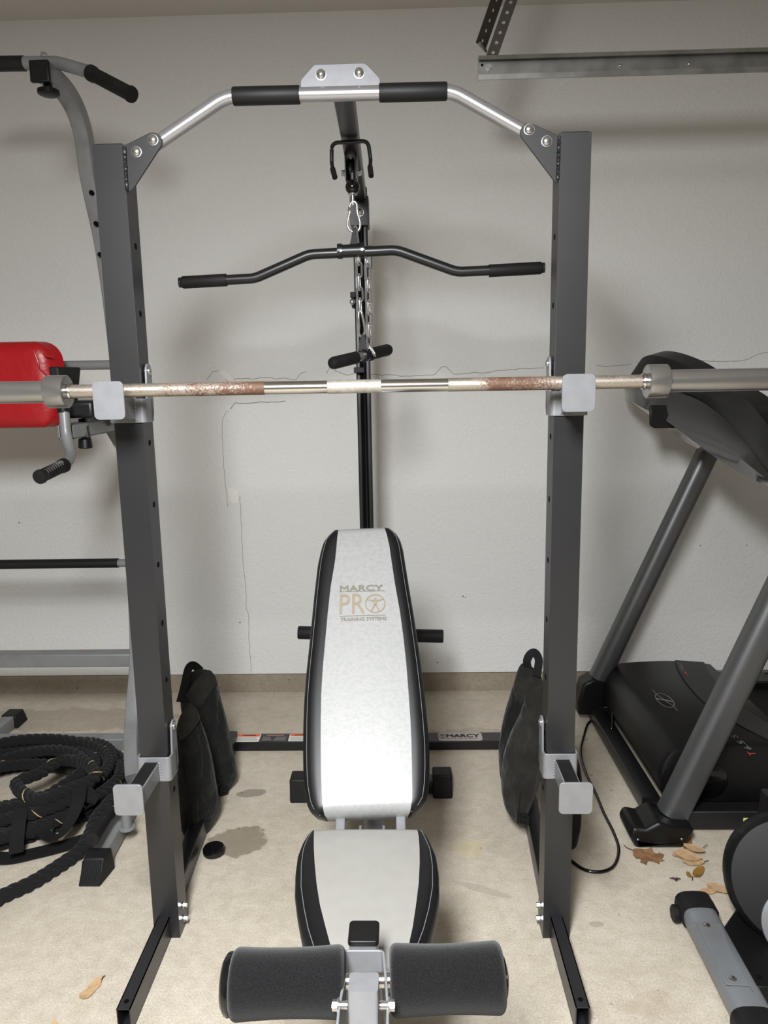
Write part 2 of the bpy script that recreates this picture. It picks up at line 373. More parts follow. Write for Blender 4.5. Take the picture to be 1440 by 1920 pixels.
# ================================================================== POWER RACK
D, HT, X0, X1 = 1.7785, 2.007, -.686, .429
W = .070
rack = thing('power_rack', (-.13, 1.85, 0), 'tall charcoal steel squat rack with two uprights, silver pull-up bar and lat tower behind', 'weight rack')
def post(xa, inner):
    mb = MB().box(xa, xa+W, D, D+W, 0.0, HT); mb.cur = 1
    xi = xa+W if inner > 0 else xa
    z = .416
    while z < 1.98:
        mb.disc((xi, D+.036, z), (inner, 0, 0), .0075); z += .153
    mb.disc((xi, D+.036, 1.93), (inner, 0, 0), .0075)
    return mb.done('upright_post', ['char', 'hole'], rack, bevel=.005)
pL = post(X0, 1); pR = post(X1-W, -1)
for xa in (X0, X1-W):   # caps pressed in the post tops
    MB().box(xa+.004, xa+W-.004, D+.004, D+W-.004, HT-.003, HT+.003).done('end_cap', 'black', rack, bevel=.002)
# chips and scuffs on the left post
# front feet: open ended rectangular tubes
def foot(x0, x1, yend):
    h = .064; t = .0025; mb = MB()
    mb.box(x0, x1, yend, D+.03, h-t, h); mb.box(x0, x1, yend, D+.03, 0, t)
    mb.box(x0, x0+t, yend, D+.03, 0, h); mb.box(x1-t, x1, yend, D+.03, 0, h)
    mb.cur = 1; mb.disc(((x0+x1)/2, yend+.022, h), (0, 0, 1), .006)
    return mb.done('front_foot', ['char', 'hole'], rack)
foot(-.672, -.640, 1.478); foot(.378, .410, 1.487)
# base rails running back, splayed a little
def railbar(xa, xb):
    MB().sweep([(xa, D+W-.01, .033), (xb, 2.86, .033)], rr(.045, .066, .004), up=(0, 0, 1)).done('base_rail', 'black', rack)  # black instead of charcoal: the sandbags' shade put into the rail colour
railbar(-.668, -.715); railbar(.394, .448)
for s_, xs in ((1, X0+W), (-1, X1-W)):
    for z in (.028, .068):
        MB().nut((xs, D+.04, z), (s_, 0, 0), .0075, .012).done('bolt', 'zinc', rack)
        MB().bolt((xs-s_*W, D+.04, z), (-s_, 0, 0), .008).done('bolt', 'zinc', rack)
# rear cross member with labels
cm = MB().box(-.74, .475, 2.815, 2.895, 0, .038).done('rear_crossmember', 'black', rack, bevel=.003)
def label_quad(name, a, b, z, y0, y1, mt, parent, th=.0008, r=.006):
    w = b-a; h = y1-y0
    pts = [V((a+w/2+x, y0+h/2+y, z)) for x, y in rr(w, h, r, 3)]
    return MB().prism(pts, (0, 0, th)).done(name, mt, parent)
def lx(px, py): return at(px, py, z=.038).x
ax_, bx_ = lx(441, 1388), lx(486, 1388)
l1 = label_quad('warning_label', ax_, bx_, .038, 2.822, 2.888, 'white', cm); tag(l1, 'white label with orange warning band')
MB().box(ax_+.004, bx_-.004, 2.866, 2.885, .0388, .0392).done('orange_band', 'orange', l1)
text('lettering', 'WARNING', (ax_+.022, 2.869, .0393), (1, 0, 0), (0, 1, 0), .011, 'ink', l1, width=.055, bold=.1)
mb = MB()
for i in range(6): mb.box(ax_+.006, bx_-.006-random.random()*.01, 2.828+i*.006, 2.8295+i*.006, .0388, .0391)
mb.done('fine_print', 'greyp', l1)
cx0, cx1 = lx(488, 1388), lx(539, 1388)
l2 = label_quad('instruction_label', cx0, cx1, .038, 2.824, 2.886, 'black', cm, r=.002); tag(l2, 'dark printed instruction label')
MB().box(cx0+.02, cx1-.02, 2.869, 2.879, .0388, .0392).done('red_heading', 'pink', l2)
mb = MB()
for i in range(3):
    mb.box(cx0+.006, cx0+.045-.004*i, 2.834+i*.011, 2.84+i*.011, .0388, .0392); mb.box(cx0+.055+.003*i, cx1-.008, 2.834+i*.011, 2.84+i*.011, .0388, .0392)
mb.box(cx0+.002, cx1-.002, 2.8255, 2.8275, .0388, .0392); mb.box(cx0+.002, cx1-.002, 2.882, 2.884, .0388, .0392)
mb.done('fine_print', 'greyp', l2)
dx0, dx1 = lx(541, 1386), lx(592, 1386)
l3 = label_quad('caution_label', dx0, dx1, .038, 2.824, 2.888, 'white', cm); tag(l3, 'white label with orange caution band')
MB().box(dx0+.004, dx1-.004, 2.868, 2.886, .0388, .0392).done('orange_band', 'orange', l3)
text('lettering', 'CAUTION', (dx0+.022, 2.871, .0393), (1, 0, 0), (0, 1, 0), .011, 'ink', l3, width=.06, bold=.1)
mb = MB()
for i in range(6): mb.box(dx0+.006, dx1-.008, 2.829+i*.006, 2.8305+i*.006, .0388, .0391)
mb.done('fine_print', 'greyp', l3)
ex0, ex1 = lx(822, 1382), lx(904, 1382)
l4 = label_quad('maker_label', ex0, ex1, .038, 2.82, 2.89, 'label', cm, r=.012); tag(l4, 'rounded silver label reading MARCY')
text('lettering', 'MARCY', (ex0+.032, 2.848, .0388), (1, 0, 0), (0, 1, 0), .027, 'ink', l4, width=ex1-ex0-.045, bold=.14)
text('small_lettering', 'SMART LINE FITNESS FOR EVERYONE', (ex0+.03, 2.832, .0388), (1, 0, 0), (0, 1, 0), .008, 'ink', l4, width=ex1-ex0-.05)
figure_ring(MB(), (ex0+.0165, 2.857, .0388), (1, 0, 0), (0, 1, 0), .0125, (0, 0, 1), .1, 1.7).done('emblem', 'ink', l4)
# corner gussets
YG = D+.004
def gusset(out, bolts, weld, name='gusset_plate'):
    g = MB().prism([at(px, py, y=YG) for px, py in out], (0, .006, 0)).done(name, 'char', rack, bevel=.001)
    for b in bolts: MB().bolt(at(*b, y=YG), (0, -1, 0), .0105, .008).done('bolt', 'zinc', g)
    a, b = at(*weld[0], y=YG-.001), at(*weld[1], y=YG-.001); n = 60
    pts = [a.lerp(b, i/n) for i in range(n+1)]
    MB().tube(pts, [.0035+.0016*abs(math.sin(i*1.3))+random.uniform(-.0006, .0006) for i in range(n+1)], 8).done('weld_bead', 'char', g)
arc = lambda cx, cy_, r, a0, a1, n=7: [(cx+r*math.cos(math.radians(a0+(a1-a0)*i/n)), cy_+r*math.sin(math.radians(a0+(a1-a0)*i/n))) for i in range(n+1)]
gusset([(231, 272), (236, 271)]+arc(286, 266, 18, -115, 20)+[(251, 352), (244, 359), (238, 360)], [(256, 285), (287, 262.5)], [(233, 275), (238, 358)])
gusset([(1051, 252), (1046, 253)]+list(reversed(arc(993, 249, 18, 160, 300)))+[(1039, 339), (1042, 342), (1046, 342)], [(992, 243), (1025, 265)], [(1049, 256), (1046, 338)])
# pull-up bar
YP = D+.026
P_ = [at(272, 284, y=YP), at(424, 181, y=YP), at(848, 171, y=YP), at(1008, 262, y=YP)]
bar = MB().tube(fillet(P_, .10, 8), .0155, 20).done('pull_up_bar', 'sbar', rack)
def along(px): return at(px, 181+(px-424)*(-10/424.), y=YP)
for a, b in ((437, 562), (711, 838)):
    A, B_ = along(a), along(b); d = (B_-A); L_ = d.length
    MB().lathe(A, d, [(0, .0158), (0, .0185), (.003, .0195), (L_-.003, .0195), (L_, .0185), (L_, .0158)], 24).done('foam_grip', 'grip', bar)
YPl = YP-.006
pl = MB().prism([at(px, py, y=YPl) for px, py in ((563.5, 164), (563.5, 152), (566, 147), (586, 124), (592, 121), (682, 118), (688, 121), (711, 145), (713, 150), (713, 160))], (0, .006, 0)).done('bar_plate', 'dimsilver', rack, bevel=.001)
for b in ((602, 140), (673.5, 137)): MB().bolt(at(*b, y=YPl), (0, -1, 0), .0105, .009).done('bolt', 'zinc', pl)
# top beam back to the lat tower
BX0, BX1 = -.122, -.139
xt = -.1385
top_b = MB().sweep([(-.122, YP+.004, 2.13), (xt, 2.80, 2.13)], rr(.046, .05, .004)).done('top_beam', 'black', rack)
tower = MB()
tower.sweep([(xt, 2.83, .03), (xt, 2.83, 2.155)], rr(.052, .05, .004), up=(0, 1, 0))
tower = tower.done('lat_tower_post', 'black', rack)
MB().box(xt-.012, xt+.012, 2.799, 2.806, .1, 2.03).done('guide_track', 'hole', tower)
for sx in (-.017, .017):
    MB().box(xt+sx-.0025, xt+sx+.0025, 2.800, 2.8055, .1, 2.03).done('guide_rod', 'black', tower)
MB().tube([(xt+.004, 2.796, .5), (xt+.004, 2.796, 2.05)], .0025, 8).done('cable', 'black', tower)
br = MB().box(xt-.034, xt+.032, 2.785, 2.87, 2.02, 2.12).done('top_bracket', 'black', tower, bevel=.002)
MB().bolt(at(675, 398, y=2.785), (0, -1, 0), .012, .01).done('bolt', 'zinc', br)
# carriage bits on the tower seen beside the chain
p = at(659, 548, y=2.80); cbk = MB().box(p.x, xt-.026, 2.79, 2.85, at(0, 590, y=2.8).z, p.z)
cbk.box(p.x-.004, p.x+.016, 2.785, 2.80, p.z-.02, p.z)
cbk = cbk.done('cable_guide_bracket', 'rubber', tower, bevel=.002)
MB().bolt(at(661, 566, y=2.785), (-.6, -1, 0), .010, .012).done('bolt', 'zinc', cbk)
a, b = at(664, 689, y=2.79), at(684, 699, y=2.79)
MB().box(a.x, b.x, 2.765, 2.81, b.z, a.z).done('carriage_stop', 'rubber', tower, bevel=.002)
a, b = at(690, 462, y=2.82), at(697, 474, y=2.82)
MB().box(a.x-.01, b.x, 2.80, 2.86, b.z-.05, a.z).done('pulley_bracket', 'black', tower, bevel=.002)
# plate pegs on the weight carriage
a, b = at(559, 1186, y=2.72), at(831, 1193, y=2.72)
car = MB().box(xt-.045, xt+.045, 2.74, 2.80, .42, .64).done('weight_carriage', 'black', rack, bevel=.003)
MB().lathe(a, b-a, [(0, .02), (0, .023), (.003, .025), ((b-a).length-.003, .025), ((b-a).length, .023), ((b-a).length, .02)], 24).done('plate_peg', 'rubber', rack)
# U-shaped bar holder under the beam
YU = 2.105; zt = 2.092
hk = [at(628, 333, y=YU-.03), at(624, 318, y=YU-.012), at(622, 306, y=YU), at(622, 268, y=YU), at(690, 264, y=YU), at(695, 300, y=YU), at(694, 314, y=YU-.012), at(696, 330, y=YU-.03)]
ho = MB().tube(fillet(hk, .018, 5), .0052, 12).done('bar_holder_hook', 'black', rack)
for a, b in ((hk[1], hk[0]), (hk[6], hk[7])):
    MB().tube([a+(b-a)*-.1, b], .0072, 12).done('rubber_tip', 'rubber', ho)
# front pulley hanging below the beam
YPu = 2.26; px0 = at(659, 320, y=YPu)
pu = MB()
for s_ in (-.017, .013): pu.box(px0.x+s_, px0.x+s_+.004, YPu-.03, YPu+.03, px0.z-.03, 2.108)
pu = pu.done('pulley_bracket', 'black', rack, bevel=.001)
MB().lathe((px0.x-.011, YPu, px0.z), (1, 0, 0), [(0, .03), (.004, .036), (.007, .03), (.013, .03), (.016, .036), (.02, .03)], 28).done('pulley_wheel', 'plastic', pu)
for s_ in (-1, 1): MB().nut((px0.x+s_*.017, YPu-.006, px0.z-.008), (s_, -.2, 0), .008, .012).done('bolt', 'zinc', pu)
# cable stop ball and cable
pb = at(661, 351, y=YPu-.036)
bl = MB().lathe(pb+V((0, 0, .0205)), (0, 0, -1), [(.0205-.0205*math.cos(t*math.pi/14), .0205*math.sin(t*math.pi/14)) for t in range(15)], 24).done('cable_ball', 'gloss', rack)
mb = MB(); mb.lathe(pb+V((0, 0, -.017)), (0, 0, -1), [(0, .010), (0, .0125), (.004, .013), (.005, .008)], 16); mb.tube([pb+V((0, 0, -.018)), pb+V((0, 0, -.048))], .0042, 10)
mb.done('cable_eye', 'zinc', bl)
MB().tube([pb+V((0, .0, .018)), pb+V((0, 0.006, .045))], .004, 8).done('cable_sleeve', 'zinc', bl)
MB().tube([pb+V((0, 0, .04)), V((px0.x, YPu-.03, px0.z+.01))], .003, 8).done('cable', 'black', bl)

# ================================================================== LAT BAR, CARABINERS, CHAIN, STRAIGHT GRIP
YL = YPu-.036
def cara(name, pts, r, label, group=None):
    c = thing(name, pts[0], label, 'carabiner', group)
    MB().tube(spline(pts, 6, True), r, 10, closed=True, up=(0, 1, 0)).done('hook_body', 'zinc', c)
    return c
cpts = [at(px, py, y=YL) for px, py in ((663, 378), (658, 381), (656, 388), (657, 393), (655, 402), (652.5, 414), (652.5, 425), (657, 432), (665, 436), (672, 432), (675, 425), (674.5, 414), (671, 402), (669.5, 393), (669.5, 386), (667, 380))]
c1 = cara('carabiner', cpts, .0035, 'zinc snap hook hanging from the black cable ball, holding the wide lat bar', None)
a = at(655, 393, y=YL); MB().tube([a+V((.0, 0, -.004)), a+V((.001, 0, .006))], .0048, 8).done('gate_pin', 'zinc', c1)
latp = [(336, 530), (425, 525), (478, 522), (580, 477), (632, 471), (744, 469), (857, 510), (917, 508), (1021, 502)]
lat = thing('lat_pulldown_bar', at(660, 471, y=YL), 'wide black bent lat pulldown bar with rubber ends, hanging from a snap hook', 'exercise bar')
LP = [at(px, py, y=YL) for px, py in latp]
LPc = [LP[0], LP[2], LP[3], LP[5], LP[6], LP[8]]
MB().tube(fillet(LPc, .10, 8), .0142, 18).done('bar_tube', 'black', lat)
for a, b in ((LP[1], LP[0]), (LP[7], LP[8])):
    d = b-a; L_ = d.length
    MB().lathe(a, d, [(0, .0145), (0, .0175), (L_-.012, .0175), (L_-.004, .013), (L_, .006)], 20).done('rubber_grip', 'rubber', lat)
a, b = at(633, 471.5, y=YL), at(686, 469.5, y=YL); d = b-a; L_ = d.length
hub = MB().lathe(a, d, [(0, .015), (0, .021), (.014, .021), (.014, .018), (L_-.016, .018), (L_-.016, .0215), (L_-.003, .0215), (L_-.003, .015)], 24).done('swivel_collar', 'black', lat)
for px, py, dy in ((639, 470, .021), (679, 468, .0215)): MB().disc(at(px, py, y=YL-dy), (0, -1, 0), .003, 10, .002).done('set_screw', 'zinc', hub)
mb = MB().prism([at(px, py, y=YL-.004) for px, py in ((662, 427), (668, 426), (675, 458), (656, 458))], (0, .008, 0)); mb.done('hanger_plate', 'rubber', lat, bevel=.001)
MB().tube(spline([at(px, py, y=YL-.008) for px, py in ((664, 428), (666, 424), (669, 428), (670, 440), (672, 456))], 4), .003, 8).done('hanger_loop', 'steel', lat)
# chain looped over the lat bar collar
def link_pts(a, b, w, side):
    """stadium ring from a to b (centre line ends), half width w along side"""
    d = (b-a).normalized(); L_ = (b-a).length; o = []
    for i in range(9):
        t = math.pi*i/8; o.append(a+d*(w-w*math.sin(t))+side*(-w*math.cos(t)))
    for i in range(9):
        t = math.pi*i/8; o.append(b-d*(w-w*math.sin(t))+side*(w*math.cos(t)))
    return o
chain = thing('link_chain', at(675, 490, y=YL), 'zinc link chain draped over the lat bar hub with two hanging strands', 'chain')
def strand(pxs, yy):
    P = [at(px, py, y=yy) for px, py in pxs]
    for i, (a, b) in enumerate(zip(P, P[1:])):
        d = (b-a).normalized(); ex = d*.0045
        side = V((1, 0, 0)) if i % 2 else V((.25, 1, 0)).normalized()
        side = (side-d*side.dot(d)).normalized()
        MB().tube(link_pts(a-ex, b+ex, .0082, side), .0026, 8, closed=True, up=side.cross(d)).done('chain_link', 'zinc', chain)
strand([(673, 482), (672.5, 494), (673, 517), (674, 541), (675, 562), (676, 583)], YL-.004)
strand([(686, 484), (689, 497), (690, 524), (690.5, 544), (691, 566), (692, 588), (692.5, 608), (693, 630), (693, 650)], YL-.006)
strand([(693, 648), (702, 665)], YL-.022)
cpts2 = [at(px, py, y=YL-.006+dy) for px, py, dy in ((676, 582, 0), (672.5, 587, 0), (672, 598, 0), (673, 612, .004), (672.5, 624, .008), (676, 630, .010), (681, 629, .010), (684.5, 620, .008), (682, 604, .004), (679, 590, 0))]
cara('carabiner', cpts2, .0036, 'zinc snap hook at the lower end of the chain, holding the short black grip bar')
sb = thing('straight_grip_bar', at(676, 668, y=YL), 'short straight black double grip with a steel middle, hanging low on the chain', 'exercise handle')
a, b = at(620, 682, y=2.13), at(731, 655, y=2.32); d = b-a; L_ = d.length; dn = d.normalized()
MB().tube([a+dn*.07, b-dn*.07], .0135, 18).done('bar_tube', 'steel', sb)
for s0, s1 in ((0, .105), (L_, L_-.085)):
    q0 = a+dn*s0; dd = dn*(1 if s1 > s0 else -1); l_ = abs(s1-s0)
    MB().lathe(q0, dd, [(0, .006), (.003, .0145), (.012, .0178), (l_, .0178), (l_, .0142)], 20).done('rubber_grip', 'rubber', sb)
mid = a+dn*(L_*.60)
MB().lathe(mid-dn*.022, dn, [(0, .0145), (0, .02), (.009, .02), (.009, .0165), (.032, .0165), (.032, .02), (.042, .02), (.042, .014)], 20).done('swivel_collar', 'black', sb)
q = at(680, 640, y=YL); MB().prism([q+V((-.014, 0, -.026)), q+V((.016, 0, -.028)), q+V((.005, 0, .02)), q+V((-.004, 0, .02))], (0, .005, 0)).done('hanger_plate', 'rubber', sb)

# ================================================================== BARBELL
BY, BZ = 1.697, 1.4615
bb = thing('barbell', (-.105, BY, BZ-.016), 'long rusty olympic barbell with bright steel sleeves resting across the rack hooks', 'barbell')
ZL = lambda x: 1.4617+(x+.757)*(.0)+(-.0045 if -.35 < x < .4 else 0)*0
def bseg(name, xa, xb, r, mt, parent=bb, n=28):
    return MB().lathe((xa, BY, BZ), (1, 0, 0), [(0, r*.96), (.0006, r), (xb-xa-.0006, r), (xb-xa, r*.96)], n).done(name, mt, parent)
XB0, XB1 = -.757, .5475
xs = [at(px, 726, y=BY).x for px in (497, 614, 715, 840)]
bseg('smooth_shaft', XB0-.01, XB1+.01, .0146, 'chrome')
bseg('knurled_grip', XB0+.012, xs[0], .0151, 'rust'); bseg('knurled_grip', xs[3], XB1-.014, .0151, 'rust')
tag(bseg('centre_knurl', xs[1], xs[2], .0151, 'knurl'), 'whitish centre knurl')
for s_, xe in ((-1, XB0), (1, XB1)):
    p0 = V((xe-s_*.012, BY, BZ)); d = V((s_, 0, 0))
    sl = MB().lathe(p0+d*.03, d, [(0, .024), (0, .0248), (.41, .0248), (.415, .0225), (.415, .01)], 40).done('sleeve', 'steel', bb)
    MB().lathe(p0, d, [(0, .0146), (0, .018), (.004, .0195), (.006, .017), (.012, .017)], 28).done('bushing', 'chrome', sl)
    MB().lathe(p0+d*.010, d, [(0, .016), (0, .0355), (.0015, .037), (.042, .037), (.0435, .0362), (.0435, .024)], 44).done('collar', 'steel', bb)

# ================================================================== RACK HOOKS (four of them)
def jhook(side, zt_, zb_, plate, arm, zplate, label, ctop):
    """side=+1: ear on the +x side of the post. zt_/zb_: saddle top/bottom"""
    xo, xi = (X0-.004, X0+W+.004) if side > 0 else (X1+.004, X1-W-.004)
    lo, hi = min(xo, xi), max(xo, xi); t = .005
    o = thing('rack_hook', ((lo+hi)/2, D, zb_), label, 'bar hook', None)
    yb = D+W*.75
    path = [(lo-t/2, yb, 0), (lo-t/2, D-t/2-.001, 0), (hi+t/2, D-t/2-.001, 0), (hi+t/2, yb, 0)]
    path = fillet([V((a, b, (zt_+zb_)/2)) for a, b, _ in path], .009, 4)
    h = zt_-zb_
    sd = MB().sweep(path, [(-t/2, -h/2), (t/2, -h/2), (t/2, h/2), (-t/2, h/2)], up=(0, 0, 1)).done('saddle', 'silver', o, bevel=.001)
    # ear with the pin on the inner side
    xe = hi+t if side > 0 else lo-t
    ye = D+.042; ez = zt_+.064; rad = .018
    prof = [(ye-.025, zb_+.004), (ye-.025, zt_)]+[(ye+rad*math.cos(a), ez+rad*math.sin(a)) for a in [math.pi*(1-k/10) for k in range(11)]]+[(ye+.018, zb_+.02), (ye+.008, zb_+.004)]
    ear = MB().prism([V((xe-side*t, a, b)) for a, b in prof], (side*t, 0, 0)).done('pin_ear', 'silver', o, bevel=.001)
    mb = MB(); mb.bolt((xe, ye, ez), (side, 0, 0), .0095, .006); mb.lathe((xe-side*t, ye, ez), (-side, 0, 0), [(0, .009), (.004, .006), (.010, .006)], 14)
    mb.done('pin', 'zinc', ear)
    # arm
    a0, a1 = arm; ph = .008
    ar = MB().hexa([(a0, plate[2]+ph*.3, zplate[0]+.006), (a1, plate[2]+ph*.3, zplate[0]+.006), (a1, D-t, zb_+.006), (a0, D-t, zb_+.006)],
                   [(a0, plate[2]+ph*.3, ctop), (a1, plate[2]+ph*.3, ctop), (a1, D-t, ctop), (a0, D-t, ctop)]).done('arm', 'silver', o, bevel=.0015)
    MB().box(a0+.003, a1-.003, plate[2]+.004, D-t-.003, ctop, ctop+.0015).done('wear_pad', 'rubber', ar)
    # weld between arm and saddle
    n = 20; A, B_ = V((a0 if side < 0 else a1, D-t-.001, zb_+.004)), V((a0 if side < 0 else a1, D-t-.001, ctop))
    MB().tube([A.lerp(B_, i/n) for i in range(n+1)], [.0028+.0009*math.sin(i*2.1) for i in range(n+1)], 6).done('weld_bead', 'silver', ar)
    pc = V(((plate[0]+plate[1])/2, plate[2], (zplate[0]+zplate[1])/2))
    pts = [pc+V((x, 0, z)) for x, z in rr(plate[1]-plate[0], zplate[1]-zplate[0], .011, 4)]
    MB().prism(pts, (0, .005, 0)).done('front_plate', 'silver', o, bevel=.0012)
    return o
YH = 1.615
jhook(1, 1.442, 1.385, (-.665, -.5975, YH), (-.658, -.630), (1.400, 1.482), 'silver steel hook high on the left upright, holding the barbell', BZ-.0166)
jhook(-1, 1.4425, 1.385, (.3425, .413, YH), (.374, .404), (1.400, 1.480), 'silver steel hook high on the right upright, holding the barbell', BZ-.0166)
jhook(1, .527, .461, (-.6953, -.6245, YH), (-.6755, -.636), (.463, .542), 'empty silver hook with black topped arm low on the left upright', .514)
jhook(-1, .531, .463, (.357, .4355, YH), (.378, .4175), (.463, .5425), 'empty silver hook with black topped arm low on the right upright', .516)
# through pins with heads on the outer sides of the right post
for bx_, bz_, bd_ in ((X1, 1.507, 1), (X1, .595, 1), (X0, .591, -1)): MB().bolt((bx_, D+.042, bz_), (bd_, 0, 0), .0095, .008).done('bolt', 'zinc', rack)

# ================================================================== PADS
def pad(base, ex, ey, ez, rows, t, R=.03, crown=.004, nv=56):
    """rows: (v, uL, uR, cL, cR) in metres on the pad's own axes. Returns (body MB, panel MB, surface function)"""
    base = V(base); L_ = rows[-1][0]-rows[0][0]; v0 = rows[0][0]
    col = [[(r[0], r[i]) for r in rows] for i in range(1, 5)]
    def prof(e): return math.sqrt(max(0, 1-(1-min(max(e, 0)/R, 1))**2))
    def h(u, v, uL, uR):
        e = min(u-uL, uR-u); ev = min(v-v0, v0+L_-v)
        c = 1-((u-(uL+uR)/2)/((uR-uL)/2+1e-6))**2
        return t*(.42+.58*min(prof(e), prof(ev)))+crown*max(c, 0)*min(1, ev/.06)
    vs = [v0+L_*(.5-.5*math.cos(math.pi*i/nv)) for i in range(nv+1)]
    def line(v):
        uL, uR, cL, cR = (interp(c, v) for c in col)
        s1 = [0, .03, .08, .16, .3, .5, .75, 1]
        us = [uL+(cL-uL)*s for s in s1]+[cL+(cR-cL)*k/8 for k in range(1, 8)]+[uR+(cR-uR)*s for s in reversed(s1)]
        return uL, uR, us
    W3 = lambda u, v, z: base+ex*u+ey*v+ez*z
    body = MB(); G = []
    for v in vs:
        uL, uR, us = line(v); G.append([(u, v, h(u, v, uL, uR)) for u in us])
    n = len(G[0]); verts = []; fs = []
    for r in G: verts += [W3(u, v, z-(.0012 if 7 < i < n-8 else 0)) for i, (u, v, z) in enumerate(r)]
    for i in range(len(G)-1):
        for j in range(n-1): fs.append((i*n+j, i*n+j+1, (i+1)*n+j+1, (i+1)*n+j))
    loop = [(0, j) for j in range(n)]+[(i, n-1) for i in range(1, len(G))]+[(len(G)-1, j) for j in range(n-2, -1, -1)]+[(i, 0) for i in range(len(G)-2, 0, -1)]
    o = len(verts); verts += [W3(G[i][j][0]*.985, G[i][j][1], 0) for i, j in loop]; m = len(loop)
    for k in range(m):
        a, b = loop[k], loop[(k+1) % m]; fs.append((a[0]*n+a[1], b[0]*n+b[1], o+(k+1) % m, o+k))
    fs.append(tuple(o+k for k in range(m)))
    body.add(verts, fs)
    panel = MB(); pv = []; pf = []; c0, c1 = 7, n-8; w = c1-c0+1
    rowsP = [[(u, G[0][c0][1]+.0-.0008, .004) for (u, v, z) in G[0][c0:c1+1]]]+[[(u, v, z+.0006) for (u, v, z) in r[c0:c1+1]] for r in G]+[[(u, v+.0008, .004) for (u, v, z) in G[-1][c0:c1+1]]]
    rowsP[1] = [(u, v-.0008, z) for u, v, z in rowsP[1]]; rowsP[-2] = [(u, v+.0008, z) for u, v, z in rowsP[-2]]
    for r in rowsP: pv += [W3(*q) for q in r]
    for i in range(len(rowsP)-1):
        for j in range(w-1): pf.append((i*w+j, i*w+j+1, (i+1)*w+j+1, (i+1)*w+j))
    panel.add(pv, pf)
    def surf(u, v):
        uL, uR = interp(col[0], v), interp(col[1], v); return W3(u, v, h(u, v, uL, uR))
    return body, panel, surf, col

# ================================================================== BENCH
XS = -.0835
bench = thing('weight_bench', (XS, 1.7, 0), 'adjustable weight bench with pale grey and black padding and black foam leg rollers', 'weight bench')
# seat
zs = .458; tS = .05
seat_rows_px = [(1790, 580, 790, 624, 764), (1770, 573, 797, 618, 767.5), (1740, 564, 808, 610, 774), (1700, 556.5, 818, 600, 780), (1660, 551.7, 824, 593.7, 785),
                (1620, 552.8, 823, 590, 787), (1590, 557, 818, 588.5, 786.5), (1570, 565, 809, 588.5, 785), (1558, 572, 803, 589, 783), (1551, 578, 797, 589.5, 781), (1547, 588, 786, 592, 779)]
rows = []
yc = [at((a+b)/2, py, z=zs).y for py, a, b, c, d in seat_rows_px]
for (py, a, b, c, d), y_ in zip(seat_rows_px, yc):
    rows.append((y_, at(a, py, z=zs).x, at(b, py, z=zs).x, at(c, py, z=zs).x, at(d, py, z=zs).x))
f0 = rows[0]; rows = [(f0[0]-.035, f0[1]+.03, f0[2]-.03, f0[3]+.01, f0[4]-.01), (f0[0]-.022, f0[1]+.012, f0[2]-.012, f0[3]+.006, f0[4]-.006)]+rows
body, panel, surf, colS = pad((0, 0, zs-tS), V((1, 0, 0)), V((0, 1, 0)), V((0, 0, 1)), rows, tS, R=.028, crown=.006)
seat = body.done('seat_pad', 'vinylb', bench); tag(panel.done('centre_panel', 'vinylg', seat), 'light grey seat centre panel')
def piping(surf, col, mt, parent, inset, v0, v1, sides=(0, 1), off=.0008, r=.0007):
    for sd in sides:
        pts = []
        for i in range(50):
            v = v0+(v1-v0)*i/49; e = interp(col[sd], v); u = e+(inset if sd == 0 else -inset); pts.append(surf(u, v)+NZ*off)
        MB().tube(pts, r, 6).done('stitching', mt, parent)
NZ = V((0, 0, 1)); piping(surf, colS, 'stitch', seat, .014, rows[1][0], rows[-2][0])
# backrest, inclined
B0 = V((-.0905, 1.612, .455)); T0 = V((-.1186, 2.17, 1.0616))
ey = (T0-B0).normalized(); ex0 = V((1, 0, 0)); ex = (ex0-ey*ex0.dot(ey)).normalized(); ez = ex.cross(ey).normalized()
if ez.z < 0: ez = -ez
tB = .055
bp_px = [(1529, 607, 770, 612, 765), (1524, 590, 781, 608, 769), (1515, 580, 791, 606, 771), (1500, 573, 801.5, 604.4, 773), (1470, 568, 805.5, 603, 773), (1440, 566, 806.5, 602, 772.5), (1400, 565.5, 806, 601.7, 771.7), (1350, 566, 802, 601.7, 769.5),
         (1300, 568, 797, 602.5, 766), (1250, 572, 791, 605.5, 762), (1200, 577.5, 784, 610, 756.7), (1150, 582.5, 776.5, 614.5, 750), (1100, 587.5, 768, 620, 741), (1050, 593.5, 760, 628.5, 728.5+5), (1025, 599, 756, 631, 730), (1008, 604, 751, 632.5, 726), (997, 612, 744, 633.5, 723), (990, 620, 736, 634, 721), (984, 632, 724, 640, 717)]
rows = []
for py, a, b, c, d in bp_px:
    q = [atp(k, py, B0, ez)-B0 for k in (a, b, c, d)]
    vv = atp((a+b)/2, py, B0, ez)-B0
    rows.append((vv.dot(ey), *[w.dot(ex) for w in q]))
body, panel, surf, colB = pad(B0-ez*tB, ex, ey, ez, rows, tB, R=.03, crown=.004, nv=70)
back = body.done('back_pad', 'vinylb', bench); tag(panel.done('centre_panel', 'vinylw', back), 'white backrest centre panel')
NZ = ez; piping(surf, colB, 'stitch', back, .012, rows[1][0], rows[-2][0], r=.0006)
def onpad(px, py): return atp(px, py, B0+ez*(.0055), ez)
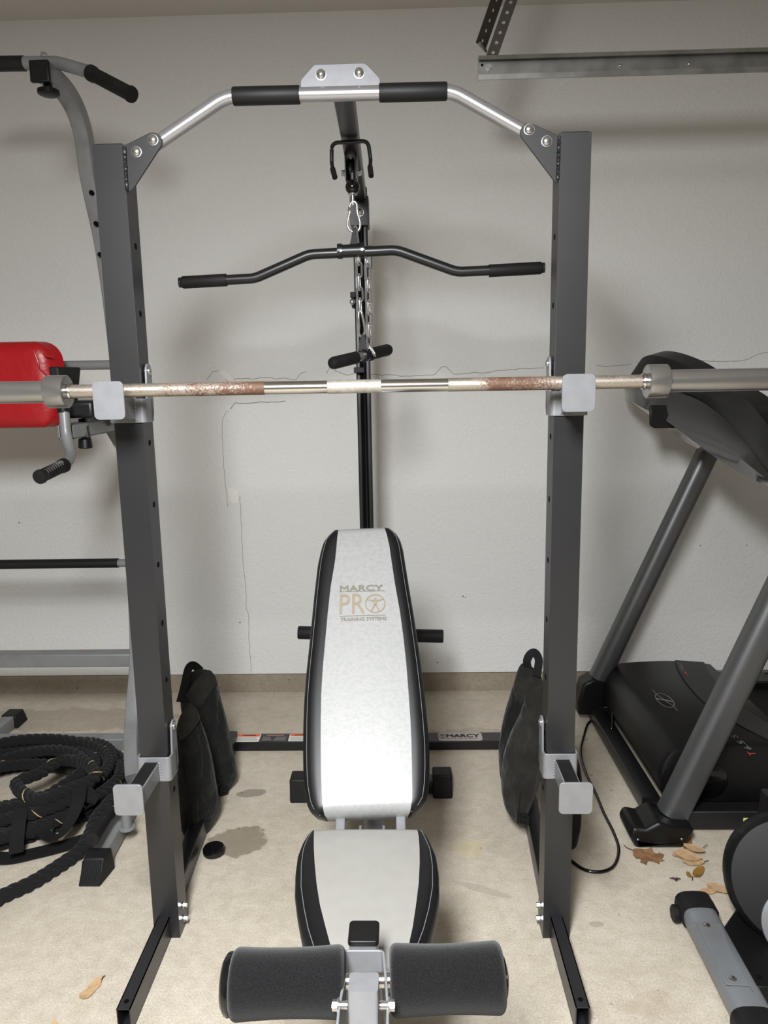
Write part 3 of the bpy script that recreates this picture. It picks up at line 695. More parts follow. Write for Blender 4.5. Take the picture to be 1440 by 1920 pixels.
# printed emblem
q0, q1 = onpad(637, 1109), onpad(721, 1107); gx = (q1-q0).normalized(); gy = ez.cross(gx).normalized()
hh = (onpad(637, 1095.5)-onpad(637, 1106)).length
text('lettering', 'MARCY', q0, gx, gy, hh, 'goldd', back, width=(q1-q0).length*.95, bold=.10)
q0, q1 = onpad(636.5, 1109.5), onpad(721, 1107.5)
def rule(a, b, w=.0014):
    d = (b-a).normalized(); n = ez.cross(d).normalized(); return MB().add([a-n*w/2+ez*.0005, b-n*w/2+ez*.0005, b+n*w/2+ez*.0005, a+n*w/2+ez*.0005], [(0, 1, 2, 3)])
rule(q0, q1).done('printed_rule', 'goldd', back); rule(onpad(637, 1155.5), onpad(723, 1153)).done('printed_rule', 'goldd', back)
q0, q1 = onpad(636.5, 1151), onpad(684, 1149.5)
hh = (onpad(637, 1114)-onpad(637, 1151)).length
text('lettering', 'PR', q0, gx, gy, hh, 'gold', back, width=(q1-q0).length)
c0 = onpad(703.5, 1131.5); rad = (onpad(723, 1131.5)-onpad(684, 1131.5)).length/2
figure_ring(MB(), c0, gx, gy, rad, ez, .06).done('emblem', 'gold', back)
q0, q1 = onpad(638, 1164.5), onpad(724, 1161)
hh = (onpad(637, 1157.5)-onpad(637, 1163.5)).length
text('lettering', 'TRAINING SYSTEMS', q0, gx, gy, hh, 'goldd', back, width=(q1-q0).length, bold=.09)
# frame under the backrest
for px in (636, 752):
    a = at(px, 1548, y=1.59); A = V((a.x, 1.575, .425)); dirn = ey; A2 = V((a.x, 1.612, .430))
    MB().sweep([V((a.x, 1.55, .405)), V((a.x, 1.60, .405))+V((0, 0, .002)), B0+ey*.10-ez*(tB+.011)+V((a.x-B0.x, 0, 0)), B0+ey*.6-ez*(tB+.011)+V((a.x-B0.x, 0, 0))], rr(.023, .022, .003), up=(0, -.6, .8)).done('backrest_rail', 'silver', bench)
mb = MB().sweep([(XS-.09, 1.60, .375), (XS+.09, 1.60, .375)], rr(.03, .03, .003)); mb.done('pivot_tube', 'silver', bench)
mb = MB()
for dx in (-.0305, .0255): mb.box(XS+dx, XS+dx+.005, 1.56, 1.64, .34, .42)
mb.done('pivot_bracket', 'silver', bench)
MB().sweep([(XS, 1.14, .385), (XS, 1.66, .34), (XS-.02, 2.50, .05)], rr(.05, .05, .004)).done('main_rail', 'silver', bench)
MB().sweep([(XS-.02, 1.95, .235), (XS-.02, 2.02, .80)], rr(.035, .035, .004), up=(0, 1, 0)).done('incline_strut', 'silver', bench)
zc = .035
MB().sweep([(-.375, 2.475, zc), (.14, 2.50, zc)], rr(.05, .05, .004)).done('rear_stabiliser', 'black', bench)
for px, x0_, x1_ in ((0, -.415, -.345), (1, .095, .165)):
    yc_ = 2.475 if px == 0 else 2.50
    MB().hexa([(x0_, yc_-.045, 0), (x1_, yc_-.045, 0), (x1_, yc_+.04, 0), (x0_, yc_+.04, 0)], [(x0_, yc_-.033, .085), (x1_, yc_-.033, .085), (x1_, yc_+.033, .085), (x0_, yc_+.033, .085)]).done('rubber_foot', 'rubber', bench, bevel=.006)
# front upright with cap
c = at(682, 1750, z=.548); FX = c.x
fp = MB().sweep([(FX, c.y+.004, .02), (FX, c.y+.004, .543)], rr(.048, .048, .005), up=(0, 1, 0)).done('front_upright', 'silver', bench)
MB().sweep([(FX, c.y+.004, .541), (FX, c.y+.004, .547), (FX, c.y+.004, .550)], rr(.052, .052, .006), up=(0, 1, 0), scale=[1, 1, .95]).done('end_cap', 'plastic', fp, bevel=.001)
MB().sweep([(FX-.22, c.y+.004, .03), (FX+.22, c.y+.004, .03)], rr(.05, .05, .004)).done('front_stabiliser', 'black', bench)
for s_ in (-1, 1):
    xx = FX+s_*.24
    MB().box(xx-.03, xx+.03, c.y-.032, c.y+.04, 0, .065).done('rubber_foot', 'rubber', bench, bevel=.005)
# U bracket and leg lever
yF = c.y-.022
path = [V((FX-.041, .93, .49)), V((FX-.041, .985, .50)), V((FX-.0335, 1.035, .515)), V((FX-.0335, yF-.003, .52)), V((FX+.0335, yF-.003, .52)), V((FX+.0335, 1.035, .515)), V((FX+.041, .985, .50)), V((FX+.041, .93, .49))]
path = [V((FX+(p.x-FX)*(.037/.041 if abs(p.x-FX) > .04 else 1)+(.006 if p.y < 1.05 else 0), p.y if p.y > .94 else .955, .482)) for p in path]
ub = MB().sweep(fillet(path, .008, 4), [(-.002, -.06), (.002, -.06), (.002, .055), (-.002, .055)], up=(0, 0, 1)).done('pivot_bracket', 'silver', bench, bevel=.0008)
for s_ in (-1, 1):
    mb = MB(); mb.nut((FX+.006+s_*.038, .990, .536), (s_, 0, 0), .008, .010); mb.lathe((FX+.006+s_*.038, .990, .536), (-s_, 0, 0), [(0, .006), (.014, .006)], 12)
    mb.done('bolt', 'zinc', ub)
lv = MB().sweep([(FX+.007, .992, .575), (FX+.007, .95, .30), (FX+.007, .93, .14)], rr(.045, .045, .005), up=(0, 1, 0)).done('leg_lever', 'silver', bench)
tag(lv, 'silver grey square lever tube')
# foam rollers on an axle
za = .514; ya = 1.035
q0, q1, q2, q3 = at(430, 1846, z=za), at(647, 1840, z=za), at(731, 1838, z=za), at(942, 1829, z=za)
yy = lambda x: 1.062+(x-FX)*.035
ax0, ax1 = q0.x-.01, q3.x+.005
mb = MB().tube([(ax0, yy(ax0), za), (ax1, yy(ax1), za)], .0125, 18); mb.done('roller_axle', 'chrome', bench)
for a, b in ((q0.x+.004, q1.x), (q2.x, q3.x)):
    A = V((a, yy(a), za)); d = V((b, yy(b), za))-A; L_ = d.length; pr = [(0, .014), (0, .042)]
    for k in range(33):
        t = .5-.5*math.cos(math.pi*k/32); e = min(t, 1-t)*L_; r = .0530-.0035*math.sin(math.pi*t)+.0
        if e < .012: r -= .012*(1-math.sqrt(max(0, 1-(1-e/.012)**2)))
        pr.append((t*L_, r))
    pr += [(L_, .040), (L_, .014)]
    MB().lathe(A, d, pr, 48).done('foam_roller', 'foam', bench)
A = V((q0.x+.004, yy(q0.x), za)); MB().lathe(A, (-1, -.035, 0), [(0, .046), (.003, .047), (.008, .045), (.014, .036), (.016, .02), (.0165, .001)], 32).done('roller_end_cap', 'gloss', bench)
A = V((q3.x, yy(q3.x), za)); MB().lathe(A, (1, .035, 0), [(0, .03), (.004, .03), (.007, .02), (.007, .001)], 24).done('roller_end_cap', 'gloss', bench)

# ================================================================== SANDBAGS (saddle bags)
def puff(px_out, p0, n, th, back=.5, rings=(1, .94, .82, .62, .35), wob=.0):
    """closed pillow from a measured outline on the plane (p0,n); th = full thickness"""
    P = [atp(a, b, p0, n) for a, b in px_out]; P = spline(P, 4, True); c = sum(P, V((0, 0, 0)))/len(P); m = len(P); mb = MB(); vs = []; fs = []
    nn = n.normalized()
    if nn.dot(CAM-p0) < 0: nn = -nn
    def ring(s, h): return [c+(p-c)*s+nn*(h+wob*math.sin(7*s+i*.55)*s*(1-s)*4) for i, p in enumerate(P)]
    R_ = []
    for s in reversed(rings[1:]): R_.append(ring(s, -th*back*math.sqrt(1-s**2.4)))
    R_.append(ring(1, 0))
    for s in rings[1:]: R_.append(ring(s, th*(1-back)*math.sqrt(1-s**2.4)))
    for r in R_: vs += r
    for j in range(len(R_)-1): fs += [(j*m+i, j*m+(i+1) % m, (j+1)*m+(i+1) % m, (j+1)*m+i) for i in range(m)]
    o = len(vs); vs += [c-nn*th*back, c+nn*th*(1-back)]; k = (len(R_)-1)*m
    fs += [(i, (i+1) % m, o) for i in range(m)]+[(k+i, k+(i+1) % m, o+1) for i in range(m)]
    return mb.add(vs, fs)
def bag(name_lbl, front, lobe_px, lobe_p, lobe_n, th, flap_px, outer, strap=None, buckle=None, handle=None, mt='fabric', seam=None):
    o = thing('sandbag', (lobe_p.x, lobe_p.y, 0), name_lbl, 'sandbag', None)
    bd = puff(lobe_px, lobe_p, lobe_n, th, wob=.007).done('bag_body', mt, o)
    sub = bd.modifiers.new('sub', 'SUBSURF'); sub.levels = 1; sub.render_levels = 1
    if outer: outer.done('outer_lobe', mt, o)
    nn = lobe_n.normalized(); nn = nn if nn.dot(CAM-lobe_p) > 0 else -nn
    if flap_px:
        fl = puff(flap_px, lobe_p+nn*th*.42, lobe_n, .022, wob=.003).done('top_flap', 'fab2', o)
    if seam:
        pts = [atp(a, b, lobe_p+nn*th*.40, lobe_n) for a, b in seam]; MB().tube(spline(pts, 5), .0022, 6).done('seam_piping', 'web', o)
    if strap: MB().sweep(spline([atp(a, b, lobe_p+nn*(th*.5+.004), lobe_n) for a, b in strap], 5), [(-.012, -.0015), (.012, -.0015), (.012, .0015), (-.012, .0015)], up=nn).done('webbing_strap', 'web', o)
    if buckle:
        bx, by, s_ = buckle; c_ = atp(bx, by, lobe_p+nn*th*.36, lobe_n); X = V((1, 0, 0)); X = (X-nn*X.dot(nn)).normalized(); Y = nn.cross(X)
        bk = MB(); w_ = s_
        for dx, dy, a, b in ((-w_, 0, .0025, w_), (w_, 0, .0025, w_), (0, w_, w_, .0025), (0, -w_, w_, .0025), (0, 0, w_*.45, w_*.45)):
            bk.obox(c_+X*dx+Y*dy, X*a, Y*b, nn*.003)
        bk.done('buckle', 'plastic', o)
        MB().obox(c_-nn*.004, X*w_*1.05, Y*w_*1.3, nn*.0025).done('webbing_tab', 'web', o)
    if handle:
        pts = [V(atp(a, b, lobe_p+nn*dz, lobe_n)) for a, b, dz in handle]
        MB().sweep(spline(pts, 6), [(-.014, -.002), (.014, -.002), (.014, .002), (-.014, .002)], up=nn).done('carry_handle', 'web', o)
    return o
nL = V((.55, -1, .18)); nRr = V((-.5, -1, .2))
bag('black canvas sandbag leaning behind the left upright, farther of the left pair', 0,
    [(352, 1262), (378, 1252), (402, 1262), (412, 1300), (424, 1345), (436, 1400), (443, 1440), (442, 1462), (425, 1490), (412, 1498), (396, 1490), (372, 1440), (352, 1380), (338, 1330), (340, 1290)],
    at(395, 1380, y=2.52), nL, .10, [(370, 1272), (392, 1256), (404, 1272), (405, 1284), (388, 1308), (372, 1325), (350, 1306), (352, 1298)],
    None, buckle=(420, 1482, .011), handle=[(338, 1316, .02), (345, 1290, .035), (352, 1258, .03), (358, 1248, .02), (366, 1249, .0), (376, 1258, -.01)], seam=[(372, 1325), (385, 1350), (398, 1400), (400, 1440)])
bag('dusty black sandbag against the left upright, nearer of the left pair', 1,
    [(333, 1350), (352, 1322), (366, 1330), (382, 1362), (396, 1410), (405, 1460), (410, 1500), (402, 1535), (390, 1562), (372, 1582), (362, 1594), (346, 1572), (336, 1545), (330, 1480), (327, 1410)],
    at(368, 1450, y=2.28), nL, .10, [(334, 1352), (356, 1318), (374, 1342), (372, 1354), (356, 1374), (338, 1386)],
    None, buckle=(374, 1559, .013), mt='fabric', seam=[(338, 1386), (342, 1440), (350, 1500), (360, 1545), (362, 1575)])
bag('black sandbag with upright carry loop inside the right upright, farther of the right pair', 0,
    [(975, 1245), (990, 1244), (1012, 1262), (1022, 1300), (1022, 1380), (1000, 1440), (960, 1460), (941, 1470), (935, 1420), (938, 1380), (948, 1330), (962, 1285)],
    at(985, 1350, y=2.50), nRr, .10, [(970, 1262), (982, 1248), (1010, 1262), (1018, 1290), (1000, 1296), (978, 1322), (963, 1290)],
    None, handle=[(991, 1256, .04), (988, 1240, .055), (994, 1227, .055), (1003, 1224, .05), (1010, 1236, .05), (1009, 1252, .055), (1006, 1268, .058)], buckle=(1004, 1268, .012))
bag('dusty black sandbag inside the right upright, nearer of the right pair', 1,
    [(990, 1298), (1012, 1290), (1024, 1310), (1022, 1380), (1020, 1440), (1008, 1480), (990, 1530), (975, 1546), (968, 1543), (950, 1520), (941, 1480), (941, 1440), (948, 1400), (962, 1362), (978, 1330)],
    at(985, 1430, y=2.24), nRr, .11, [(984, 1302), (1006, 1291), (1022, 1300), (1024, 1330), (1022, 1346), (1000, 1352), (986, 1330)],
    MB(), mt='fab2', buckle=(983, 1536, .013), seam=[(998, 1352), (994, 1400), (986, 1450), (976, 1490), (970, 1543)]) if False else None
ob = puff([(1060, 1400), (1078, 1412), (1088, 1450), (1087, 1510), (1084, 1560), (1076, 1592), (1060, 1580), (1052, 1500), (1050, 1440)], at(1070, 1490, y=2.16), V((.3, -1, .2)), .07, wob=.004)
bag('dusty black sandbag inside the right upright, nearer of the right pair', 1,
    [(990, 1298), (1012, 1290), (1024, 1310), (1022, 1380), (1020, 1440), (1008, 1480), (990, 1530), (975, 1546), (968, 1543), (950, 1520), (941, 1480), (941, 1440), (948, 1400), (962, 1362), (978, 1330)],
    at(985, 1430, y=2.24), nRr, .11, [(984, 1302), (1006, 1291), (1022, 1300), (1024, 1330), (1022, 1346), (1000, 1352), (986, 1330)],
    ob, strap=None, mt='fab2', buckle=(983, 1536, .013), seam=[(998, 1352), (994, 1400), (986, 1450), (976, 1490), (970, 1543)])
sb0 = [o for o in bpy.data.objects if o.name.startswith('sandbag')][-1]
P0, P3 = at(1012, 1315, y=2.27), at(1064, 1410, y=2.17)
MB().sweep(spline([P0, P0+V((.05, -.01, .03)), P3+V((-.03, .03, .05)), P3+V((0, 0, -.02))], 6), [(-.03, -.003), (.03, -.003), (.03, .003), (-.03, .003)], up=(0, -.4, 1)).done('saddle_strap', 'web', sb0)
c = at(401, 1594, z=.012)
dk = MB().lathe((c.x, c.y, 0), (0, 0, 1), [(0, .030), (.004, .034), (.018, .035), (.023, .032), (.024, .02), (.022, .001)], 32).done('floor_disc', 'gloss')
tag(dk, 'small round glossy black disc on the floor beside the left base rail', 'disc')

# ================================================================== POWER TOWER (left, grey with red cushion)
pt = thing('captains_chair', (-1.2, 2.6, 0), 'grey captain\'s chair tower with a red back cushion and black grips at the left', 'exercise tower')
YT = 2.46
hb = [at(-60, 120, y=YT), at(108, 117.5, y=YT), at(165, 134, y=YT-.02), at(236, 170, y=YT-.098)]
hbar = MB().tube(fillet(hb, .09, 7), .0185, 18).done('pull_up_handlebar', 'vgrey', pt)
a, b = at(-60, 120.5, y=YT), at(46, 119, y=YT); d = b-a
MB().lathe(a, d, [(0, .019), (0, .0215), (d.length, .0215), (d.length, .019)], 20).done('foam_grip', 'grip', hbar)
def grip(a, b, r, parent, name='rubber_grip'):
    d = b-a; L_ = d.length
    pr = [(0, r*.85), (0, r*1.14), (.014, r*1.14), (.018, r)]
    k = .024
    while k < L_-.026: pr += [(k, r), (k+.002, r*.95), (k+.005, r*.95), (k+.007, r)]; k += .011
    pr += [(L_-.018, r), (L_-.008, r*1.13), (L_-.001, r*1.08), (L_, r*.3), (L_-.001, r*.28), (L_-.002, .001)]
    return MB().lathe(a, d, pr, 20).done(name, 'rubber', parent)
grip(at(170, 137, y=YT-.03), at(248, 178, y=YT-.115), .021, hbar)
MB().nut(at(83, 108, y=YT), (0, 0, 1), .010, .014).done('bolt', 'zinc', hbar)
# curved main upright
c = at(74.5, 133.5, y=2.38); CX = c.x
up = []
for px, py, y_ in ((74.5, 133.5, 2.385), (84, 137, 2.43), (104, 152, 2.50), (128, 180, 2.57), (146, 216, 2.625), (157, 256, 2.665), (163, 300, 2.70), (171, 350, 2.73), (196, 470, 2.79), (216, 620, 2.83), (232, 790, 2.845), (243, 950, 2.845), (256, 1130, 2.83), (258, 1240, 2.78), (251, 1330, 2.69), (247, 1400, 2.58), (250, 1460, 2.47)):
    up.append(at(px, py, y=y_))
upm = MB(); upm.sweep(spline(up, 5), rr(.056, .050, .006), up=(1, 0, 0))
upo = upm.done('curved_upright', 'vgrey', pt)
MB().obox(c+V((0, .002, 0)), V((.0295, 0, 0)), V((0, .008, 0)), V((0, 0, .0305))).done('end_cap', 'plastic', upo, bevel=.004)
kb = at(91, 172, y=2.42); kn = MB()
n = 24; pr = []
kn.lathe(kb+V((0, 0, .008)), (0, 0, -1), [(0, .02), (.003, .029), (.016, .03), (.019, .024), (.020, .004)], 28); kn.lathe(kb+V((0, 0, .035)), (0, 0, -1), [(0, .012), (.03, .014)], 16)
for i in range(n):
    t = 2*math.pi*i/n; kn.obox(kb+V((.0297*math.cos(t), .0297*math.sin(t), -.0015)), V((.0015, 0, 0)), V((0, .0015, 0)), V((0, 0, .006)))
kn.done('clamp_knob', 'plastic', pt)
mb = MB()
for px, py, y_ in ((171, 361, 2.700), (179.5, 419, 2.722), (187, 477, 2.745)): mb.lathe(at(px, py, y=y_), (0, -1, 0), [(-.03, .008), (.001, .008)], 14)
mb.done('adjustment_hole', 'hole', upo)
# back cushion
bx0, bx1 = at(-150, 720, y=2.66).x, at(104, 720, y=2.66).x; bz0, bz1 = at(50, 803, y=2.66).z, at(50, 640, y=2.66).z
rw = []; rad = .07; Hc = bz1-bz0
for k in range(25):
    v = Hc*(.5-.5*math.cos(math.pi*k/24)); e = min(v, Hc-v); dx = rad-math.sqrt(max(0, rad**2-(rad-e)**2)) if e < rad else 0
    rw.append((v, bx0+dx, bx1-dx, bx0+.1, bx1-.1))
body, panel, surf, cc = pad((0, 2.70, bz0), V((1, 0, 0)), V((0, 0, 1)), V((0, -1, 0)), rw, .06, R=.05, crown=.01)
cu = body.done('back_cushion', 'red', pt); tag(cu, 'red vinyl back cushion')
# pleats in the vinyl near the corner
mb = MB()
for pts in ([(62, 655), (70, 675), (74, 690)], [(80, 662), (88, 668), (100, 668)], [(72, 690), (84, 700), (92, 704)]):
    mb.tube(spline([at(a, b, y=2.632) for a, b in pts], 5), [.001+.0025*math.sin(math.pi*i/10) for i in range(11)], 8)
mb.done('vinyl_pleat', 'red', cu)
# rear cross bars
q = at(150, 685, y=2.84)
MB().tube([(q.x-.6, 2.84, q.z), (q.x+.18, 2.84, q.z)], .0175, 16).done('rear_crossbar', 'vgrey', pt)
q = at(110, 1057, y=2.83); e_ = at(222, 1055, y=2.83)
lb = MB().tube([(-1.85, 2.83, q.z), (e_.x-.0, 2.83, q.z)], .0185, 18).done('step_bar_grip', 'grip', pt)
MB().tube([(e_.x-.005, 2.83, q.z), (e_.x+.09, 2.83, q.z)], .0155, 16).done('step_bar', 'vgrey', pt)
q = at(100, 1216, y=2.85); q2 = at(100, 1253, y=2.84)
MB().box(-2.1, -1.03, 2.835, 2.90, q2.z+.005, q.z-.022).done('mid_crossbar', 'vgrey', pt, bevel=.004)
# floor frame
MB().box(-2.1, -1.0, 2.825, 2.885, 0.002, .05).done('rear_floor_bar', 'vgrey', pt, bevel=.004)
MB().sweep([(-1.74, 2.86, .03), (-1.74, 3.10, .03)], rr(.05, .055, .004)).done('rear_foot_tube', 'vgrey', pt)
q = at(45, 1360, z=.04)
MB().hexa([(-1.775, 3.03, 0), (-1.70, 3.03, 0), (-1.70, 3.12, 0), (-1.775, 3.12, 0)], [(-1.77, 3.03, .062), (-1.706, 3.03, .062), (-1.706, 3.10, .062), (-1.77, 3.10, .062)]).done('rubber_foot', 'rubber', pt, bevel=.004)
MB().sweep([(-1.80, 2.86, .03), (-1.95, 2.86, 1.2)], rr(.05, .055, .004), up=(0, 1, 0)).done('left_rear_post', 'vgrey', pt)
MB().sweep([(-.947, 2.035, .036), (-.985, 2.84, .036)], rr(.054, .06, .005)).done('front_foot_tube', 'vgrey', pt)
ft = MB().hexa([(-.985, 1.985, 0), (-.918, 1.985, 0), (-.905, 2.075, 0), (-.982, 2.075, 0)], [(-.978, 2.022, .07), (-.914, 2.022, .07), (-.912, 2.075, .07), (-.980, 2.075, .07)]).done('rubber_foot', 'rubber', pt, bevel=.004)
mb = MB()
for i in range(11):
    x_ = -.978+i*.0055; mb.obox(V((x_, 2.002, .036)), V((.0011, 0, 0)), V((0, .0015, .0)), V((0, .0155, .028)))
mb.done('tread_ribs', 'plastic', ft)
# push-up handle standing on the front foot tube
hp = [at(222, 1545, z=.066), None, None]; p0 = V((-.955, 2.31, .06)); p1 = V((-.955, 2.31, .125)); p2 = V((-.995, 2.27, .13)); p3 = V((-1.0, 2.10, .128))
p2 = at(205, 1522, z=.13); p3 = at(172, 1575, z=.13)
p1 = V((p2.x+.045, p2.y+.02, .13)); p0 = V((p1.x-.0, p1.y, .06))
he = MB().tube(fillet([p0, p1, p2, p2.lerp(p3, .9)], .04, 6), .0165, 16).done('push_up_handle', 'vgrey', pt)
MB().lathe(p0, (0, 0, 1), [(0, .026), (.003, .026), (.006, .017)], 20).done('weld_collar', 'vgrey', he)
grip(p2, p3, .0205, he)
# arm assembly
arm_y = 2.30
a, b = at(108, 795, y=arm_y), at(139, 823, y=arm_y)
t_ = .004; x0_, x1_, z0_, z1_ = a.x, b.x, b.z, a.z; mb = MB(); L2 = .36
dxx = -.01
def slat(xa, xb, za_, zb_): mb.hexa([(xa, arm_y, za_), (xb, arm_y, za_), (xb+dxx, arm_y+L2, za_), (xa+dxx, arm_y+L2, za_)], [(xa, arm_y, zb_), (xb, arm_y, zb_), (xb+dxx, arm_y+L2, zb_), (xa+dxx, arm_y+L2, zb_)])
slat(x0_, x1_, z1_-t_, z1_); slat(x0_, x1_, z0_, z0_+t_); slat(x0_, x0_+t_, z0_, z1_); slat(x1_-t_, x1_, z0_, z1_)
mb.done('arm_tube', 'vgrey', pt)
a, b = at(112, 752, y=2.34), at(176, 784, y=2.34)
MB().hexa([(a.x, 2.34, b.z), (b.x, 2.34, b.z), (b.x-.02, 2.66, b.z), (a.x, 2.66, b.z)], [(a.x, 2.34, a.z), (b.x, 2.34, a.z), (b.x-.02, 2.66, a.z), (a.x, 2.66, a.z)]).done('arm_pad', 'vinylb', pt, bevel=.012, seg=3)
a = at(92, 688, y=2.45); b = at(118, 762, y=2.45)
MB().hexa([(a.x+.015, 2.44, b.z), (b.x+.005, 2.44, b.z), (b.x+.02, 2.52, b.z), (a.x+.02, 2.52, b.z)], [(a.x, 2.44, a.z), (b.x, 2.44, a.z), (b.x+.03, 2.55, a.z), (a.x+.02, 2.55, a.z)]).done('hand_grip_top', 'rubber', pt, bevel=.006)
hd = [at(119, 758, y=2.27), at(124, 800, y=2.26), at(133, 848, y=2.24), at(112, 876, y=2.17), at(78, 894, y=2.06)]
hd = [at(119, 758, y=2.27), at(124, 815, y=2.26), at(136, 862, y=2.22), at(78, 892, y=2.06)]
hn = MB().tube(fillet(hd[:3]+[hd[2].lerp(hd[3], .92)], .075, 8), .0155, 18).done('arm_handle', 'vgrey', pt)
grip(at(121, 872, y=2.177), at(73, 895, y=2.05), .0185, hn)
MB().tube([at(118, 752, y=2.27), at(119.5, 773, y=2.27)], .019, 16).done('handle_socket', 'plastic', hn)
q = at(160, 832, y=2.40)
kn = MB().lathe(q+V((0, 0, .018)), (0, 0, -1), [(0, .017), (.004, .021), (.03, .023), (.033, .019), (.034, .002)], 10); kn.done('clamp_knob', 'plastic', pt)
a, b = at(155, 785, y=2.42), at(162, 822, y=2.41)
MB().sweep([b, a], rr(.024, .02, .002), up=(0, 1, 0)).done('clamp_stem', 'plastic', pt)
MB().prism([at(px, py, y=2.60) for px, py in ((163, 781), (215, 781), (222, 790), (192, 804), (166, 818))], (0, .05, 0)).done('arm_bracket', 'vgrey', pt)
MB().prism([at(px, py, y=2.78) for px, py in ((194, 803), (240, 788), (250, 880), (215, 838))], (0, .05, 0)).done('gusset_plate', 'vgrey', pt)

# ================================================================== BATTLE ROPE
rp_ = thing('battle_rope', (-1.40, 2.46, 0), 'thick black twisted battle rope with yellow flecks coiled on the floor at the left', 'rope')
path = []
RC = (-1.405, 2.475)
loops = [(.372, .350, 0, .022), (.328, .305, .5, .022), (.286, .262, 1.2, .022), (.300, .330, 2.0, .060), (.350, .300, 2.7, .060), (.300, .250, 3.3, .060), (.250, .215, 4.1, .060), (.33, .29, 4.6, .098), (.25, .24, 5.2, .098), (.19, .15, 6.0, .06)]
tot = len(loops)*40
for k in range(tot):
    t = k/40.; i = int(t); f = t-i; l0 = loops[i]; l1 = loops[min(i+1, len(loops)-1)]
    a_ = l0[0]*(1-f)+l1[0]*f; b_ = l0[1]*(1-f)+l1[1]*f; z_ = l0[3]*(1-f)+l1[3]*f
    ang = -.55+2*math.pi*t
    wob = 1+.035*math.sin(3*ang+i*1.7)
    path.append(V((RC[0]+a_*wob*math.cos(ang)+.012*math.sin(i*2.3), RC[1]+b_*wob*math.sin(ang)-.015*(i % 3), z_+.012*math.sin(2.2*ang+i))))
for px, py, z in ((160, 1440, .13), (120, 1425, .135), (75, 1450, .135), (30, 1470, .13), (70, 1500, .13), (130, 1480, .135), (180, 1455, .14), (150, 1420, .14)):
    path.append(at(px, py, z=z))
tail = [at(px, py, z=z) for px, py, z in ((-60, 1722, .022), (0, 1683, .022), (60, 1655, .022), (110, 1624, .023), (150, 1594, .03), (168, 1566, .05), (180, 1535, .06), (200, 1510, .05))]
path = [V((p.x, p.y, max(p.z, .021))) for p in path]
full = spline(tail, 8)+path[4:]
# resample evenly
def resample(P, step):
    out = [P[0]]; acc = 0
    for a, b in zip(P, P[1:]):
        L_ = (b-a).length; 
        while acc+L_ >= step:
            r = (step-acc)/L_; a = a.lerp(b, r); out.append(a); L_ = (b-a).length; acc = 0
        acc += L_
    return out
full = resample(spline(full, 3), .007)
def twist(P, rad, off, r, pitch, ph, step=.007, n=7):
    pts = []; side0 = V((0, 0, 1))
    for i, p in enumerate(P):
        t = (P[min(i+1, len(P)-1)]-P[max(i-1, 0)]).normalized()
        s1 = (side0-t*side0.dot(t)); s1 = s1.normalized() if s1.length > 1e-3 else t.orthogonal().normalized(); side0 = s1
        b = t.cross(s1); a = 2*math.pi*i*step/pitch+ph
        pts.append(p+(s1*math.cos(a)+b*math.sin(a))*off)
    return pts
mb = MB()
strands = [twist(full, .02, .0105, .0125, .085, k*2*math.pi/3) for k in range(3)]
for s_ in strands: mb.tube(s_, .0122, 8)
mb.done('rope_strands', 'rope', rp_)
mb = MB(); s_ = twist(full, .02, .0218, .0125, .085, .0)
i = 6
while i < len(s_)-8:
    mb.tube(s_[i:i+5], [.0008, .0017, .0019, .0017, .0008], 5); i += random.choice((12, 24, 25, 36))
mb.done('tracer_yarn', 'yarn', rp_)
sp2 = thing('nylon_strap', at(150, 1500, z=.1), 'flat black nylon strap tangled over the coiled battle rope', 'strap')
def band(pts, w):
    P = spline([at(a, b, z=c) for a, b, c in pts], 8); return MB().sweep(P, [(-w, -.0012), (w, -.0012), (w, .0012), (-w, .0012)], up=(0, 0, 1))
band([(150, 1475, .15), (146, 1505, .13), (128, 1545, .09), (104, 1570, .06), (80, 1560, .05), (62, 1530, .08), (60, 1510, .11)], .021).done('webbing_loop', 'web', sp2)
band([(152, 1472, .14), (172, 1500, .11), (160, 1520, .07), (178, 1530, .045)], .024).done('webbing_loop', 'web', sp2)
band([(40, 1515, .12), (36, 1540, .1), (32, 1572, .07), (30, 1600, .05)], .021).done('webbing_loop', 'web', sp2)
band([(-60, 1600, .012), (10, 1609, .012), (70, 1598, .012), (120, 1585, .014), (160, 1572, .02)], .030).done('webbing_loop', 'web', sp2)

# ================================================================== TREADMILL
tm = thing('treadmill', (1.5, 2.65, 0), 'black folding treadmill with slanted grey uprights, against the wall at the right', 'treadmill')
YN, YFr = 2.26, 3.10
def slant(pa, pb, w, d_, name='slanted_upright'):
    return MB().sweep([pa, pb], rr(w, d_, .034, 7), up=(0, 1, 0)).done(name, 'tgrey', tm)
# far upright
a = at(1132, 1252, y=YFr); b = at(1326, 850, y=YFr)
dF = (b-a)
slant(a-dF*.05, b+dF*.06, .085, .085)
a = at(1272, 1500, y=YN); b = at(1462, 1112, y=YN); dN = (b-a).normalized()*1.25
slant(a-dN*.04, a+dN*.92, .097, .085)
# near foot cover
cov = MB()
P = lambda px, py, y: at(px, py, y=y)
o1 = [(1180, 1568), (1189, 1552), (1212, 1556), (1236, 1542), (1262, 1552), (1305, 1556), (1300, 1566), (1288, 1584), (1279, 1592), (1203, 1593), (1191, 1588)]
front = [P(px, py, 2.165) for px, py in o1]; front = [V((p.x, p.y, max(p.z, 0))) for p in front]
cov.prism(front, (0, .13, 0)); cv = cov.done('foot_cover', 'plastic', tm, bevel=.014, seg=3)
for px, py in ((1196, 1574), (1278, 1573)): MB().bolt(P(px, py, 2.166), (0, -1, 0), .004, .003).done('screw', 'zinc', cv)
